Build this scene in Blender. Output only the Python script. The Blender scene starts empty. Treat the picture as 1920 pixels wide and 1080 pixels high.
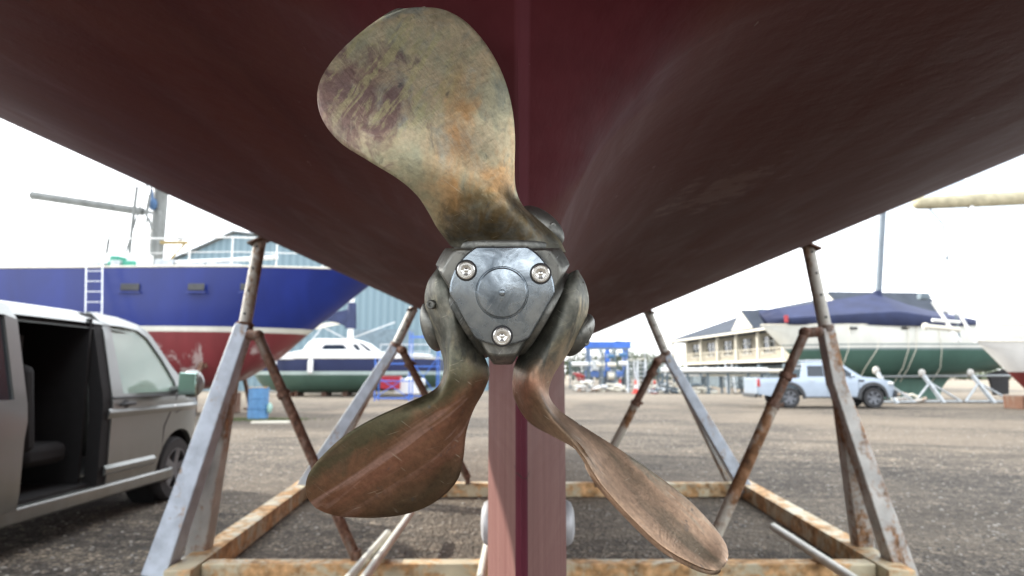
import bpy, bmesh, math, random
from mathutils import Vector, Matrix, noise
from mathutils.geometry import delaunay_2d_cdt
random.seed(7)
R = math.radians
S = bpy.context.scene
COL = S.collection
# ---------------------------------------------------------------- camera
F = 1230.0; PITCH = R(7.41); CH = 1.35
cd = bpy.data.cameras.new('camera'); cam = bpy.data.objects.new('camera', cd); COL.objects.link(cam)
cd.sensor_width = 36; cd.lens = 36 * F / 1920; cd.clip_start = 0.02; cd.clip_end = 3000
cam.location = (0, 0, CH); cam.rotation_euler = (R(90) + PITCH, 0, 0)
cd.dof.use_dof = True; cd.dof.focus_distance = 0.565; cd.dof.aperture_fstop = 8.5
S.camera = cam
# ---------------------------------------------------------------- sky, sun, exposure
SUN_EL, SUN_AZ = R(28), R(-64)          # azimuth from +Y, negative = to the left
w = bpy.data.worlds.new('World'); S.world = w; w.use_nodes = True
wn, wl = w.node_tree.nodes, w.node_tree.links
bg = wn['Background']; sky = wn.new('ShaderNodeTexSky'); sky.sky_type = 'NISHITA'
sky.sun_disc = False; sky.sun_elevation = SUN_EL; sky.sun_rotation = SUN_AZ
sky.dust_density = 2.0; sky.air_density = 1.0
tc = wn.new('ShaderNodeTexCoord'); mp = wn.new('ShaderNodeMapping'); mp.inputs['Scale'].default_value = (1, 1, 3.2)
nz = wn.new('ShaderNodeTexNoise'); nz.inputs['Scale'].default_value = 2.2; nz.inputs['Detail'].default_value = 7
cr = wn.new('ShaderNodeValToRGB'); cr.color_ramp.elements[0].position = .22; cr.color_ramp.elements[1].position = .50
mx = wn.new('ShaderNodeMix'); mx.data_type = 'RGBA'; mx.inputs[7].default_value = (10.5, 10.8, 11.2, 1)
wl.new(tc.outputs['Generated'], mp.inputs['Vector']); wl.new(mp.outputs[0], nz.inputs['Vector'])
wl.new(nz.outputs['Fac'], cr.inputs[0]); wl.new(cr.outputs[0], mx.inputs[0])
wl.new(sky.outputs[0], mx.inputs[6]); wl.new(mx.outputs[2], bg.inputs[0]); bg.inputs[1].default_value = 0.15
sl = bpy.data.lights.new('sun', 'SUN'); sun = bpy.data.objects.new('sun', sl); COL.objects.link(sun)
sl.energy = 3.5; sl.angle = R(0.6); sl.color = (1, .93, .82)
sd = Vector((math.sin(SUN_AZ) * math.cos(SUN_EL), math.cos(SUN_AZ) * math.cos(SUN_EL), math.sin(SUN_EL)))
sun.rotation_euler = sd.to_track_quat('Z', 'Y').to_euler(); sun.location = (-20, 10, 30)
S.view_settings.view_transform = 'Standard'; S.view_settings.look = 'None'
S.view_settings.exposure = 1.1; S.view_settings.gamma = 1; S.view_settings.use_curve_mapping = False

# ---------------------------------------------------------------- placing helpers
CP, SP = math.cos(PITCH), math.sin(PITCH)
def W(px, py, d):                        # point at depth d along the viewing axis
    x = (px - 960) / F * d; y = (540 - py) / F * d
    return Vector((x, d * CP - y * SP, CH + d * SP + y * CP))
def V(px, py, Y):                        # point at world distance Y
    return W(px, py, Y / (CP - (540 - py) / F * SP))
def G(px, py, z=0.0):                    # point at world height z
    k = SP + (540 - py) / F * CP
    return W(px, py, (z - CH) / k)

# ---------------------------------------------------------------- mesh helpers
class MB:
    def __init__(s): s.v = []; s.f = []
    def add(s, vs, fs):
        b = len(s.v); s.v += [Vector(p) for p in vs]; s.f += [tuple(i + b for i in f) for f in fs]; return s
    def box(s, c, d, rz=0, M=None):
        c = Vector(c); q = []
        Rm = Matrix.Rotation(rz, 3, 'Z') if M is None else M
        for z in (-.5, .5):
            for x, y in ((-.5, -.5), (.5, -.5), (.5, .5), (-.5, .5)):
                q.append(c + Rm @ Vector((x * d[0], y * d[1], z * d[2])))
        return s.add(q, [(3, 2, 1, 0), (4, 5, 6, 7), (0, 1, 5, 4), (1, 2, 6, 5), (2, 3, 7, 6), (3, 0, 4, 7)])
    def beam(s, a, b, wd, ht, up=(0, 0, 1), w2=None, h2=None):
        a = Vector(a); b = Vector(b); t = (b - a).normalized(); sd_ = t.cross(Vector(up))
        if sd_.length < 1e-4: sd_ = t.cross(Vector((0, 1, 0)))
        sd_.normalize(); u = sd_.cross(t); q = []
        w2 = w2 or wd; h2 = h2 or ht
        for p, ww, hh in ((a, wd, ht), (b, w2, h2)):
            for i, j in ((-.5, -.5), (.5, -.5), (.5, .5), (-.5, .5)): q.append(p + sd_ * i * ww + u * j * hh)
        return s.add(q, [(3, 2, 1, 0), (4, 5, 6, 7), (0, 1, 5, 4), (1, 2, 6, 5), (2, 3, 7, 6), (3, 0, 4, 7)])
    def tube(s, pts, r, n=10, r2=None, cap=True):
        pts = [Vector(p) for p in pts]; m = len(pts); rings = []
        a = None
        for i, p in enumerate(pts):
            t = (pts[min(i + 1, m - 1)] - pts[max(i - 1, 0)]).normalized()
            a = t.orthogonal() if a is None else a - t * a.dot(t)
            a.normalize(); b = a.cross(t)
            rr = r if r2 is None else r + (r2 - r) * i / (m - 1)
            rings.append([p + (a * math.cos(k * 2 * math.pi / n) + b * math.sin(k * 2 * math.pi / n)) * rr for k in range(n)])
        return s.loft(rings, True, cap)
    def loft(s, rings, closed=True, cap=False):
        n = len(rings[0]); v = [p for r in rings for p in r]; f = []
        for i in range(len(rings) - 1):
            for k in range(n if closed else n - 1):
                k2 = (k + 1) % n
                f.append((i * n + k, i * n + k2, (i + 1) * n + k2, (i + 1) * n + k))
        if cap:
            f.append(tuple(range(n - 1, -1, -1))); f.append(tuple((len(rings) - 1) * n + k for k in range(n)))
        return s.add(v, f)
    def lathe(s, prof, c=(0, 0, 0), ax=(0, 0, 1), n=24, cap=True):
        c = Vector(c); ax = Vector(ax).normalized(); a = ax.orthogonal().normalized(); b = ax.cross(a)
        return s.loft([[c + ax * h + (a * math.cos(2 * math.pi * k / n) + b * math.sin(2 * math.pi * k / n)) * max(r, 1e-5) for k in range(n)] for r, h in prof], True, cap)
    def prism(s, poly, ext):             # poly: 3D points, ext: vector
        n = len(poly); ext = Vector(ext); poly = [Vector(p) for p in poly]
        return s.add(poly + [p + ext for p in poly], [tuple(range(n - 1, -1, -1)), tuple(range(n, 2 * n))] + [(k, (k + 1) % n, n + (k + 1) % n, n + k) for k in range(n)])
    def ball(s, c, r, n=12, M=None):
        c = Vector(c); rr = r if hasattr(r, '__len__') else (r, r, r); rings = []
        for i in range(n // 2 + 1):
            ph = math.pi * i / (n // 2); ring = []
            for k in range(n):
                p = Vector((rr[0] * math.sin(ph) * math.cos(2 * math.pi * k / n), rr[1] * math.sin(ph) * math.sin(2 * math.pi * k / n), rr[2] * math.cos(ph)))
                if M is not None: p = M @ p
                ring.append(c + p)
            rings.append(ring)
        return s.loft(rings, True, False)
    def sheet(s, outline, holes, fn, step, off):   # 2D outline with holes, mapped by fn, thickened by off
        def dens(P):
            o = []
            for i, p in enumerate(P):
                q = P[(i + 1) % len(P)]; L = math.hypot(q[0] - p[0], q[1] - p[1]); k = max(1, int(L / step))
                o += [(p[0] + (q[0] - p[0]) * j / k, p[1] + (q[1] - p[1]) * j / k) for j in range(k)]
            return o
        def inside(x, y, P):
            c = False
            for i in range(len(P)):
                x1, y1 = P[i]; x2, y2 = P[i - 1]
                if (y1 > y) != (y2 > y) and x < (x2 - x1) * (y - y1) / (y2 - y1) + x1: c = not c
            return c
        def dist(x, y, P):
            return min(math.hypot(x - a, y - b) for a, b in P)
        loops = [dens(outline)] + [dens(h) for h in holes]
        pts = []; ed = []
        for L in loops:
            b = len(pts); pts += L; ed += [(b + i, b + (i + 1) % len(L)) for i in range(len(L))]
        allb = list(pts)
        x0 = min(p[0] for p in outline); x1 = max(p[0] for p in outline); y0 = min(p[1] for p in outline); y1 = max(p[1] for p in outline)
        nx = max(1, int((x1 - x0) / step)); ny = max(1, int((y1 - y0) / step))
        for i in range(nx + 1):
            for j in range(ny + 1):
                x = x0 + (x1 - x0) * i / nx; y = y0 + (y1 - y0) * j / ny
                if inside(x, y, outline) and not any(inside(x, y, h) for h in holes) and dist(x, y, allb) > step * .45: pts.append((x, y))
        vv, _, ff, *_ = delaunay_2d_cdt([Vector(p) for p in pts], ed, [], 0, 1e-6)
        keep = []
        for t in ff:
            cx = sum(vv[i][0] for i in t) / 3; cy = sum(vv[i][1] for i in t) / 3
            if inside(cx, cy, outline) and not any(inside(cx, cy, h) for h in holes): keep.append(tuple(t))
        P = [Vector(fn(p[0], p[1])) for p in vv]; n = len(P); off = Vector(off); cnt = {}
        for t in keep:
            for i in range(3):
                e = (t[i], t[(i + 1) % 3]); cnt[e] = 1
        side = [e for e in cnt if (e[1], e[0]) not in cnt]
        return s.add(P + [p + off for p in P], keep + [tuple(reversed([i + n for i in t])) for t in keep] + [(b, a, a + n, b + n) for a, b in side])
    def build(s, name, mat, parent=None, off=None, angle=35, bevel=0, smooth=True, seg=2):
        m = bpy.data.meshes.new(name)
        o_ = Vector(off) if off is not None else Vector((0, 0, 0))
        m.from_pydata([tuple(p - o_) for p in s.v], [], s.f); m.validate(); m.update()
        bm = bmesh.new(); bm.from_mesh(m); bmesh.ops.remove_doubles(bm, verts=bm.verts, dist=1e-6)
        bmesh.ops.recalc_face_normals(bm, faces=bm.faces); bm.to_mesh(m); bm.free()
        if smooth:
            m.shade_smooth(); m.set_sharp_from_angle(angle=R(angle))
        m.materials.append(mat)
        ob = bpy.data.objects.new(name, m); COL.objects.link(ob); ob.parent = parent
        if bevel:
            b = ob.modifiers.new('bevel', 'BEVEL'); b.width = bevel; b.segments = seg; b.limit_method = 'ANGLE'; b.angle_limit = R(40)
        return ob
def tag(o, label, cat=None, group=None, kind=None):
    if label: o['label'] = label
    if cat: o['category'] = cat
    if group: o['group'] = group
    if kind: o['kind'] = kind
    return o
def thing(name, loc, label, cat, rz=0, group=None):
    o = bpy.data.objects.new(name, None); COL.objects.link(o); o.location = loc; o.rotation_euler = (0, 0, rz)
    o.empty_display_size = .1
    return tag(o, label, cat, group)
def kids(o): return [c for c in bpy.data.objects if c.parent == o]
def dup(o, loc=None, rz=None, label=None, parent=None):
    c = o.copy(); COL.objects.link(c); c.parent = parent
    if loc is not None: c.location = loc
    if rz is not None: c.rotation_euler = (0, 0, rz)
    if label: c['label'] = label
    for ch in kids(o): dup(ch, parent=c)
    return c

# ---------------------------------------------------------------- materials
class NT:
    def __init__(s, name):
        s.m = bpy.data.materials.new(name); s.m.use_nodes = True; s.n = s.m.node_tree.nodes; s.l = s.m.node_tree.links
        s.b = s.n['Principled BSDF']; s.obj = s.n.new('ShaderNodeTexCoord').outputs['Object']
    def put(s, sock, val):
        if hasattr(val, 'is_output') or isinstance(val, bpy.types.NodeSocket): s.l.new(val, sock)
        else: sock.default_value = val if not (isinstance(val, tuple) and len(val) == 3 and sock.type == 'RGBA') else (*val, 1)
    def mapv(s, vec=None, scale=(1, 1, 1), rot=(0, 0, 0), loc=(0, 0, 0)):
        if any(rot) and scale != (1, 1, 1): vec = s.mapv(vec, (1, 1, 1), rot); rot = (0, 0, 0)
        m = s.n.new('ShaderNodeMapping'); s.l.new(vec or s.obj, m.inputs[0]); m.inputs['Scale'].default_value = scale; m.inputs['Rotation'].default_value = rot; m.inputs['Location'].default_value = loc
        return m.outputs[0]
    def noise(s, sc, vec=None, det=5, rough=.55, dist=0):
        n = s.n.new('ShaderNodeTexNoise'); s.l.new(vec or s.obj, n.inputs['Vector']); n.inputs['Scale'].default_value = sc; n.inputs['Detail'].default_value = det
        n.inputs['Roughness'].default_value = rough; n.inputs['Distortion'].default_value = dist; return n.outputs['Fac']
    def voro(s, sc, vec=None, feat='F1', out='Distance'):
        n = s.n.new('ShaderNodeTexVoronoi'); n.feature = feat; s.l.new(vec or s.obj, n.inputs['Vector']); n.inputs['Scale'].default_value = sc; return n.outputs[out]
    def ramp(s, fac, *st):
        r = s.n.new('ShaderNodeValToRGB'); s.l.new(fac, r.inputs[0]); e = r.color_ramp.elements
        while len(e) < len(st): e.new(.5)
        for k, (p, c) in enumerate(st):
            e[k].position = p; e[k].color = (c, c, c, 1) if not isinstance(c, tuple) else (*c, 1)
        return r.outputs[0]
    def mix(s, fac, a, b, mode='MIX'):
        m = s.n.new('ShaderNodeMix'); m.data_type = 'RGBA'; m.blend_type = mode
        s.put(m.inputs[0], fac); s.put(m.inputs[6], a); s.put(m.inputs[7], b); return m.outputs[2]
    def math(s, op, a, b=0.0, clamp=False):
        m = s.n.new('ShaderNodeMath'); m.operation = op; m.use_clamp = clamp; s.put(m.inputs[0], a); s.put(m.inputs[1], b); return m.outputs[0]
    def xyz(s, vec=None):
        m = s.n.new('ShaderNodeSeparateXYZ'); s.l.new(vec or s.obj, m.inputs[0]); return m.outputs
    def blob(s, c, r, soft=.5):          # 1 inside an ellipsoid at c (object coordinates)
        v = s.mapv(None, (1 / r[0], 1 / r[1], 1 / r[2]), (0, 0, 0), (-c[0] / r[0], -c[1] / r[1], -c[2] / r[2]))
        m = s.n.new('ShaderNodeVectorMath'); m.operation = 'LENGTH'; s.l.new(v, m.inputs[0])
        return s.math('SUBTRACT', 1.0 + soft, m.outputs['Value'])
    def set(s, **k):
        mp_ = dict(col='Base Color', rough='Roughness', metal='Metallic', spec='Specular IOR Level', trans='Transmission Weight', alpha='Alpha', ior='IOR', coat='Coat Weight', coatr='Coat Roughness', aniso='Anisotropic')
        for a, b in k.items(): s.put(s.b.inputs[mp_[a]], b)
        return s
    def bump(s, h, strength=.3, dist=.01, prev=None):
        b = s.n.new('ShaderNodeBump'); b.inputs['Strength'].default_value = strength; b.inputs['Distance'].default_value = dist; s.l.new(h, b.inputs['Height'])
        if prev is not None: s.l.new(prev, b.inputs['Normal'])
        s.l.new(b.outputs[0], s.b.inputs['Normal']); return b.outputs[0]
def simple(name, col, rough=.6, metal=0, var=.25, sc=3.0, bump=0, bsc=40, **k):
    t = NT(name); n = t.noise(sc, det=6)
    dark = tuple(c * (1 - var) for c in col); lite = tuple(min(1, c * (1 + var * .6)) for c in col)
    t.set(col=t.ramp(n, (.3, dark), (.7, lite)), rough=rough, metal=metal, **k)
    if bump: t.bump(t.noise(bsc, det=4), .4, bump)
    return t.m
def painted_steel(name, paint, rust, amount=.5, sc=7, rough=.5, streak=(1, 1, .25)):
    t = NT(name); n = t.noise(sc, t.mapv(None, streak), 8, .62, .4); n2 = t.noise(sc * 6, det=6)
    k = t.math('ADD', n, t.math('MULTIPLY', n2, .35)); c = 1.15 - amount * .5
    mask = t.ramp(k, (max(0, c - .28), 0.0), (c - .16, 1.0)); r2 = t.noise(sc * 4, det=5)
    rc = t.ramp(r2, (.3, tuple(x * .4 for x in rust)), (.5, rust), (.72, tuple(min(1, x * 1.6 + .05) for x in rust)))
    pn = t.noise(sc * 1.5, det=6); pc = t.ramp(pn, (.3, tuple(x * .66 for x in paint)), (.65, paint))
    t.set(col=t.mix(mask, pc, rc), rough=t.mix(mask, (rough,) * 3, (.9,) * 3)); t.bump(t.noise(sc * 12, det=5), .5, .004)
    return t.m
MT = {}
# ================================================================ main materials
def bronze():
    t = NT('bronze patina')
    # object coordinates are metres from the hub, X right, Y forward, Z up
    fine = t.noise(420, t.mapv(None, (1, 1, .12), (0, R(38), 0)), 3, .6)
    fine2 = t.noise(380, t.mapv(None, (.12, 1, 1), (0, R(30), 0)), 3, .6)
    big = t.noise(16, None, 8, .62, .6); mid = t.noise(42, t.mapv(None, (1, 1, .6)), 7, .62, .8)
    c = t.ramp(big, (.30, (.28, .30, .24)), (.44, (.44, .425, .30)), (.55, (.53, .45, .31)), (.66, (.38, .40, .35)))
    c = t.mix(t.ramp(mid, (.52, 0.0), (.68, .55)), c, (.17, .215, .21))
    # yellow-gold streaks and purple stain on the upper blade's outer half
    stain = t.math('ADD', t.blob((-.125, 0, .150), (.052, .2, .052), .55), t.math('MULTIPLY', t.math('SUBTRACT', mid, .5), 3.2))
    c = t.mix(t.ramp(stain, (.35, 0.0), (1.25, .85)), c, (.20, .115, .115))
    st = t.noise(120, t.mapv(None, (1, 1, .22), (0, R(-30), 0)), 5, .65, .5)
    sz = t.math('MULTIPLY', t.ramp(t.blob((-.095, 0, .180), (.055, .2, .05), .6), (.15, 0.0), (.7, 1.0)), t.ramp(st, (.50, 0.0), (.60, 1.0)))
    c = t.mix(t.math('MULTIPLY', sz, .6), c, (.52, .49, .27))
    # copper bloom near the lower half of the upper blade
    cb = t.math('MULTIPLY', t.ramp(t.blob((-.022, 0, .105), (.034, .2, .075), .6), (.1, 0.0), (.9, 1.0)), t.ramp(t.noise(34, t.mapv(None, (1, 1, .5)), 7, .65, .5), (.42, .1), (.6, 1.0)))
    c = t.mix(t.math('MULTIPLY', cb, .8), c, (.52, .29, .12))
    # lower blades browner: copper and olive, with darker reflections put into the colour
    low = t.ramp(t.xyz()[2], (0.0, 1.0), (1.0, 0.0))
    z = t.math('MULTIPLY', t.xyz()[2], -12.0, True)
    lowc = t.ramp(t.noise(34, t.mapv(None, (1, 1, .13), (0, R(-56), 0)), 8, .62, .25), (.34, (.075, .078, .045)), (.47, (.12, .095, .055)), (.55, (.23, .125, .085)), (.63, (.33, .20, .14)), (.72, (.16, .14, .08)))
    rightc = t.ramp(t.noise(40, t.mapv(None, (1, 1, .18), (0, R(43), 0)), 8, .62, .3), (.30, (.17, .13, .09)), (.48, (.37, .25, .17)), (.58, (.47, .32, .22)), (.70, (.36, .33, .26)))
    X_, _, Z_ = t.xyz(); s_ = t.math('ADD', t.math('MULTIPLY', t.math('ADD', X_, .02), -.51), t.math('MULTIPLY', t.math('ADD', Z_, .083), .86))
    s_ = t.math('ADD', s_, t.math('MULTIPLY', t.math('SUBTRACT', mid, .5), .030))
    bandc = t.ramp(t.math('MULTIPLY', t.math('ADD', s_, .07), 8.0), (.10, (.085, .050, .032)), (.22, (.15, .070, .042)), (.40, (.24, .105, .065)), (.52, (.20, .098, .058)), (.62, (.075, .068, .038)), (.85, (.065, .068, .040)))
    lowc = t.mix(.30, bandc, lowc)
    ln = t.math('MULTIPLY', t.ramp(t.noise(70, t.mapv(None, (1, 1, .05), (0, R(-56), 0)), 4, .5, .6), (.64, 0.0), (.70, 1.0)), t.math('SUBTRACT', 1.0, t.math('MULTIPLY', t.math('ABSOLUTE', t.math('ADD', s_, .016)), 38.0), True)); lowc = t.mix(t.math('MULTIPLY', ln, .8), lowc, (.38, .24, .20))
    xr = t.math('MULTIPLY', t.math('ADD', t.xyz()[0], -.02), 30.0, True)
    lowc = t.mix(xr, lowc, rightc)
    c = t.mix(t.math('SUBTRACT', t.math('MULTIPLY', z, 1.6), .55, True), c, lowc)
    # grey-green weathered root near the hub
    rt = t.math('ADD', t.blob((0, 0.02, 0), (.072, .2, .072), .35), t.math('MULTIPLY', t.math('SUBTRACT', mid, .5), 1.1))
    c = t.mix(t.ramp(rt, (.12, 0.0), (.42, .92)), c, t.ramp(t.noise(60, None, 6), (.35, (.055, .062, .058)), (.6, (.15, .155, .14)), (.75, (.24, .23, .19))))
    rb = t.math('MULTIPLY', t.ramp(t.blob((0.0, 0, .060), (.045, .2, .022), .6), (.1, 0.0), (.7, 1.0)), t.ramp(t.noise(75, None, 6, .6, .6), (.40, 1.0), (.62, .15)))
    c = t.mix(t.math('MULTIPLY', rb, .75), c, (.13, .085, .03))
    gr = t.ramp(t.noise(210, None, 6, .7), (.30, (.62, .62, .62)), (.50, (1, 1, 1)), (.70, (1.35, 1.33, 1.28))); c = t.mix(.55, c, gr, 'MULTIPLY')
    br_ = t.ramp(t.noise(230, t.mapv(None, (1, 1, .06), (0, R(62), 0)), 4, .6), (.35, (.72, .72, .72)), (.65, (1.22, 1.2, 1.15))); c = t.mix(.28, c, br_, 'MULTIPLY')
    fl = t.math('MULTIPLY', t.math('MULTIPLY', xr, z), t.ramp(t.noise(75, t.mapv(None, (1, .4, .16), (0, R(34), 0)), 2), (.665, 0.0), (.68, 1.0))); c = t.mix(fl, c, (.85, .83, .78))
    # dark pits, pale scratches and flakes
    pit = t.ramp(t.noise(95, t.mapv(None, (1, 1, .7)), 3, .5, .5), (.26, 1.0), (.34, 0.0)); c = t.mix(t.math('MULTIPLY', pit, .55), c, (.07, .08, .085))
    sc = t.ramp(t.noise(900, t.mapv(None, (1, .1, .03), (0, R(52), 0)), 2), (.70, 0.0), (.76, 1.0)); c = t.mix(t.math('MULTIPLY', sc, .5), c, (.62, .60, .50))
    sc2 = t.ramp(t.noise(900, t.mapv(None, (.03, .1, 1), (0, R(18), 0)), 2), (.70, 0.0), (.76, 1.0)); c = t.mix(t.math('MULTIPLY', sc2, .35), c, (.62, .58, .46))
    t.set(col=c, metal=.80, rough=t.ramp(t.math('ADD', t.math('MULTIPLY', fine, .4), t.math('MULTIPLY', mid, .6)), (.35, .40), (.62, .56)))
    b = t.bump(t.math('ADD', fine, fine2), .28, .0007); t.bump(mid, .30, .0024, b)
    return t.m
def steel(name, dark, lite, rough=.38, dirt=.4):
    t = NT(name); a = t.noise(38, None, 8, .65, .7); f = t.noise(300, t.mapv(None, (1, 1, .15), (0, R(60), 0)), 3)
    c = t.ramp(a, (.32, dark), (.60, lite)); s2 = t.ramp(t.noise(1100, t.mapv(None, (1, .1, .05), (0, R(-35), 0)), 2), (.68, 0.0), (.76, 1.0))
    c = t.mix(t.math('MULTIPLY', s2, .4), c, (.8, .8, .8)); p = t.ramp(t.noise(130, None, 4), (.28, 1.0), (.36, 0.0)); c = t.mix(t.math('MULTIPLY', p, dirt), c, (.06, .06, .055))
    t.set(col=c, metal=.9, rough=t.ramp(a, (.3, rough + .14), (.65, rough - .05))); b = t.bump(f, .06, .0006); t.bump(a, .15, .002, b)
    return t.m
def hull_paint():
    t = NT('antifouling paint')
    st = t.noise(1.1, t.mapv(None, (1.0, .22, 2.6), (0, R(12), 0)), 6, .6, 1.2)
    st2 = t.noise(7, t.mapv(None, (1.0, .2, 2.2)), 6, .6, .9)
    c = t.ramp(st, (.32, (.060, .0105, .0095)), (.52, (.077, .0155, .0135)), (.70, (.094, .024, .020)))
    c = t.mix(t.math('MULTIPLY', t.ramp(st2, (.5, 0.0), (.72, 1.0)), .5), c, (.108, .040, .033))
    x = t.xyz()
    # browner tone on the starboard side, redder maroon zone down the sternpost
    br = t.ramp(t.math('ADD', x[0], t.math('MULTIPLY', st2, .25)), (.12, 0.0), (.75, .55)); c = t.mix(br, c, (.090, .031, .024))
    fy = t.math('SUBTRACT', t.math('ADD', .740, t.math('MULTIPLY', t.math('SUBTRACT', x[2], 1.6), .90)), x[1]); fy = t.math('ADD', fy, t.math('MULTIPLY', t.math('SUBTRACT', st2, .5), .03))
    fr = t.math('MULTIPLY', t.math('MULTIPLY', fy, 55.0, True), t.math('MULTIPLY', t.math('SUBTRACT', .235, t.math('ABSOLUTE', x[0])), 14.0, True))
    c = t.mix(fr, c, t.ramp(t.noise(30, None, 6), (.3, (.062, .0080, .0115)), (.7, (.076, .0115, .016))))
    sp = t.ramp(t.noise(60, t.mapv(None, (1, .3, 1)), 3), (.73, 0.0), (.76, 1.0)); c = t.mix(t.math('MULTIPLY', sp, .3), c, (.3, .25, .22))
    pt = t.math('ADD', t.blob((.53, 1.70, 1.88), (.12, .20, .12), .1), t.math('MULTIPLY', t.math('SUBTRACT', t.noise(11, None, 7, .65), .5), 4.5)); c = t.mix(t.math('MULTIPLY', t.ramp(pt, (.0, 0.0), (.5, 1.0)), .38), c, (.20, .135, .115))
    # keel: pinker, chalky, brushed vertically
    kz = t.ramp(t.math('ADD', x[2], t.math('MULTIPLY', st2, .1)), (.0, 0.0), (1.0, 1.0))
    kk = t.math('MULTIPLY', t.math('SUBTRACT', 1.50, x[2]), 5.0, True)
    br2 = t.noise(26, t.mapv(None, (1, 1, .05)), 5, .6); kc = t.ramp(br2, (.30, (.142, .066, .060)), (.66, (.184, .096, .086)))
    rs_ = t.math('MULTIPLY', t.math('SUBTRACT', .0085, t.math('ABSOLUTE', t.math('SUBTRACT', x[0], .0095))), 300.0, True); rs_ = t.math('MULTIPLY', rs_, t.math('MULTIPLY', t.math('SUBTRACT', .742, x[1]), 120.0, True)); c = t.mix(t.math('MULTIPLY', rs_, .4), c, (.14, .040, .055))  # rounded ridge catching light, painted in as a paler strip
    edge = t.math('MULTIPLY', t.math('SUBTRACT', .742, x[1]), 120.0, True)
    kc = t.mix(edge, kc, (.085, .014, .026)); c = t.mix(kk, c, kc)
    ck = t.math('ABSOLUTE', t.math('ADD', t.math('SUBTRACT', x[2], 1.246), t.math('ADD', t.math('MULTIPLY', t.math('SUBTRACT', t.noise(60, None, 5), .5), .035), t.math('MULTIPLY', x[0], .55))))
    ckm = t.math('MULTIPLY', t.math('MULTIPLY', t.math('SUBTRACT', .0016, ck), 1200.0, True), t.math('MULTIPLY', t.math('SUBTRACT', .80, x[1]), 40.0, True)); c = t.mix(ckm, c, (.05, .022, .022))
    chp = t.ramp(t.noise(46, t.mapv(None, (1, 1, .6)), 4, .6), (.70, 0.0), (.715, 1.0)); c = t.mix(t.math('MULTIPLY', chp, .5), c, (.055, .02, .02))
    t.set(col=c, rough=t.ramp(st2, (.3, .55), (.7, .72)), spec=.11)
    b = t.bump(t.noise(140, None, 5), .14, .0012); t.bump(t.noise(24, t.mapv(None, (1, 1, .4)), 4), .25, .006, b)
    return t.m
def gravel():
    t = NT('gravel ground')
    big = t.noise(.16, None, 5, .6, .6); mid = t.noise(1.6, t.mapv(None, (.5, 1.4, 1)), 7, .68, .4); v = t.voro(34); v2 = t.voro(75); vc = t.voro(17, None, 'F1', 'Color')
    base = t.ramp(mid, (.32, (.125, .110, .095)), (.50, (.215, .19, .162)), (.68, (.30, .265, .22)))
    g = t.n.new('ShaderNodeRGBToBW'); t.l.new(vc, g.inputs[0]); base = t.mix(.75, base, t.ramp(g.outputs[0], (.15, (.30, .29, .28)), (.6, (.9, .88, .85)), (.95, (2.2, 2.1, 1.95))), 'MULTIPLY')
    sp1 = t.ramp(t.noise(15, None, 9, .82), (.36, (.38, .37, .36)), (.50, (.92, .91, .9)), (.62, (1.75, 1.7, 1.6))); base = t.mix(.85, base, sp1, 'MULTIPLY')
    st1 = t.ramp(t.noise(1.1, t.mapv(None, (.35, 1.9, 1), (0, 0, .12)), 8, .72, .5), (.36, (.55, .54, .53)), (.52, (1, 1, 1)), (.66, (1.42, 1.38, 1.3))); base = t.mix(.9, base, st1, 'MULTIPLY')
    base = t.mix(t.math('MULTIPLY', t.ramp(v, (.25, 0.0), (.6, 1.0)), .75), base, (.030, .027, .024))
    base = t.mix(t.ramp(big, (.42, 0.0), (.62, .7)), base, (.205, .170, .130))
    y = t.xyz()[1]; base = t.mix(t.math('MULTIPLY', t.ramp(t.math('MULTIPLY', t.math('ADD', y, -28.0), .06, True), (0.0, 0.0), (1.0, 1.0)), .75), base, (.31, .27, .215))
    t.set(col=base, rough=.92, spec=.3)
    b = t.bump(t.math('MULTIPLY', v, -1.0), .9, .03); b = t.bump(t.math('MULTIPLY', v2, -1.0), .6, .012, b); t.bump(mid, .6, .10, b)
    return t.m
MT['bronze'] = bronze()
MT['cap'] = steel('machined hub steel', (.12, .145, .17), (.36, .41, .45), .22, .3)
MT['hub'] = steel('weathered hub casting', (.07, .075, .072), (.25, .25, .23), .45, .7)
MT['bolt'] = steel('bright stainless steel', (.55, .55, .54), (.80, .80, .78), .20, .1)
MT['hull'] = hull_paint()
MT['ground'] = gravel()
MT['anode'] = simple('zinc', (.46, .47, .49), .5, .3, .2, 12)
MT['dark'] = simple('dark rubber', (.02, .02, .022), .7, 0, .3, 10)
MT['tyre'] = simple('tyre rubber', (.03, .03, .032), .8, 0, .3, 20)
MT['postblue'] = painted_steel('pale blue painted steel', (.48, .54, .62), (.26, .17, .10), .31, 6)
MT['beamrust'] = painted_steel('cream painted steel with rust', (.62, .55, .38), (.46, .27, .12), .54, 3.2, streak=(1, 1, 1))
MT['postrust'] = painted_steel('rusting painted steel', (.50, .49, .46), (.24, .13, .065), .43, 5)
MT['brace'] = painted_steel('brown primed steel', (.13, .085, .06), (.10, .045, .025), .6, 8)
MT['tube'] = painted_steel('weathered steel tube', (.44, .42, .37), (.20, .12, .07), .36, 7)
MT['white'] = simple('white gelcoat', (.78, .79, .78), .35, 0, .08, 2)
MT['offwhite'] = simple('off white paint', (.66, .63, .54), .5, 0, .12, 4)
MT['alu'] = simple('aluminium', (.62, .64, .66), .35, .8, .15, 8)
MT['galv'] = simple('galvanised steel', (.42, .45, .47), .45, .6, .25, 8)
MT['pvc'] = simple('grey white plastic pipe', (.62, .62, .55), .4, 0, .2, 9)

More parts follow.
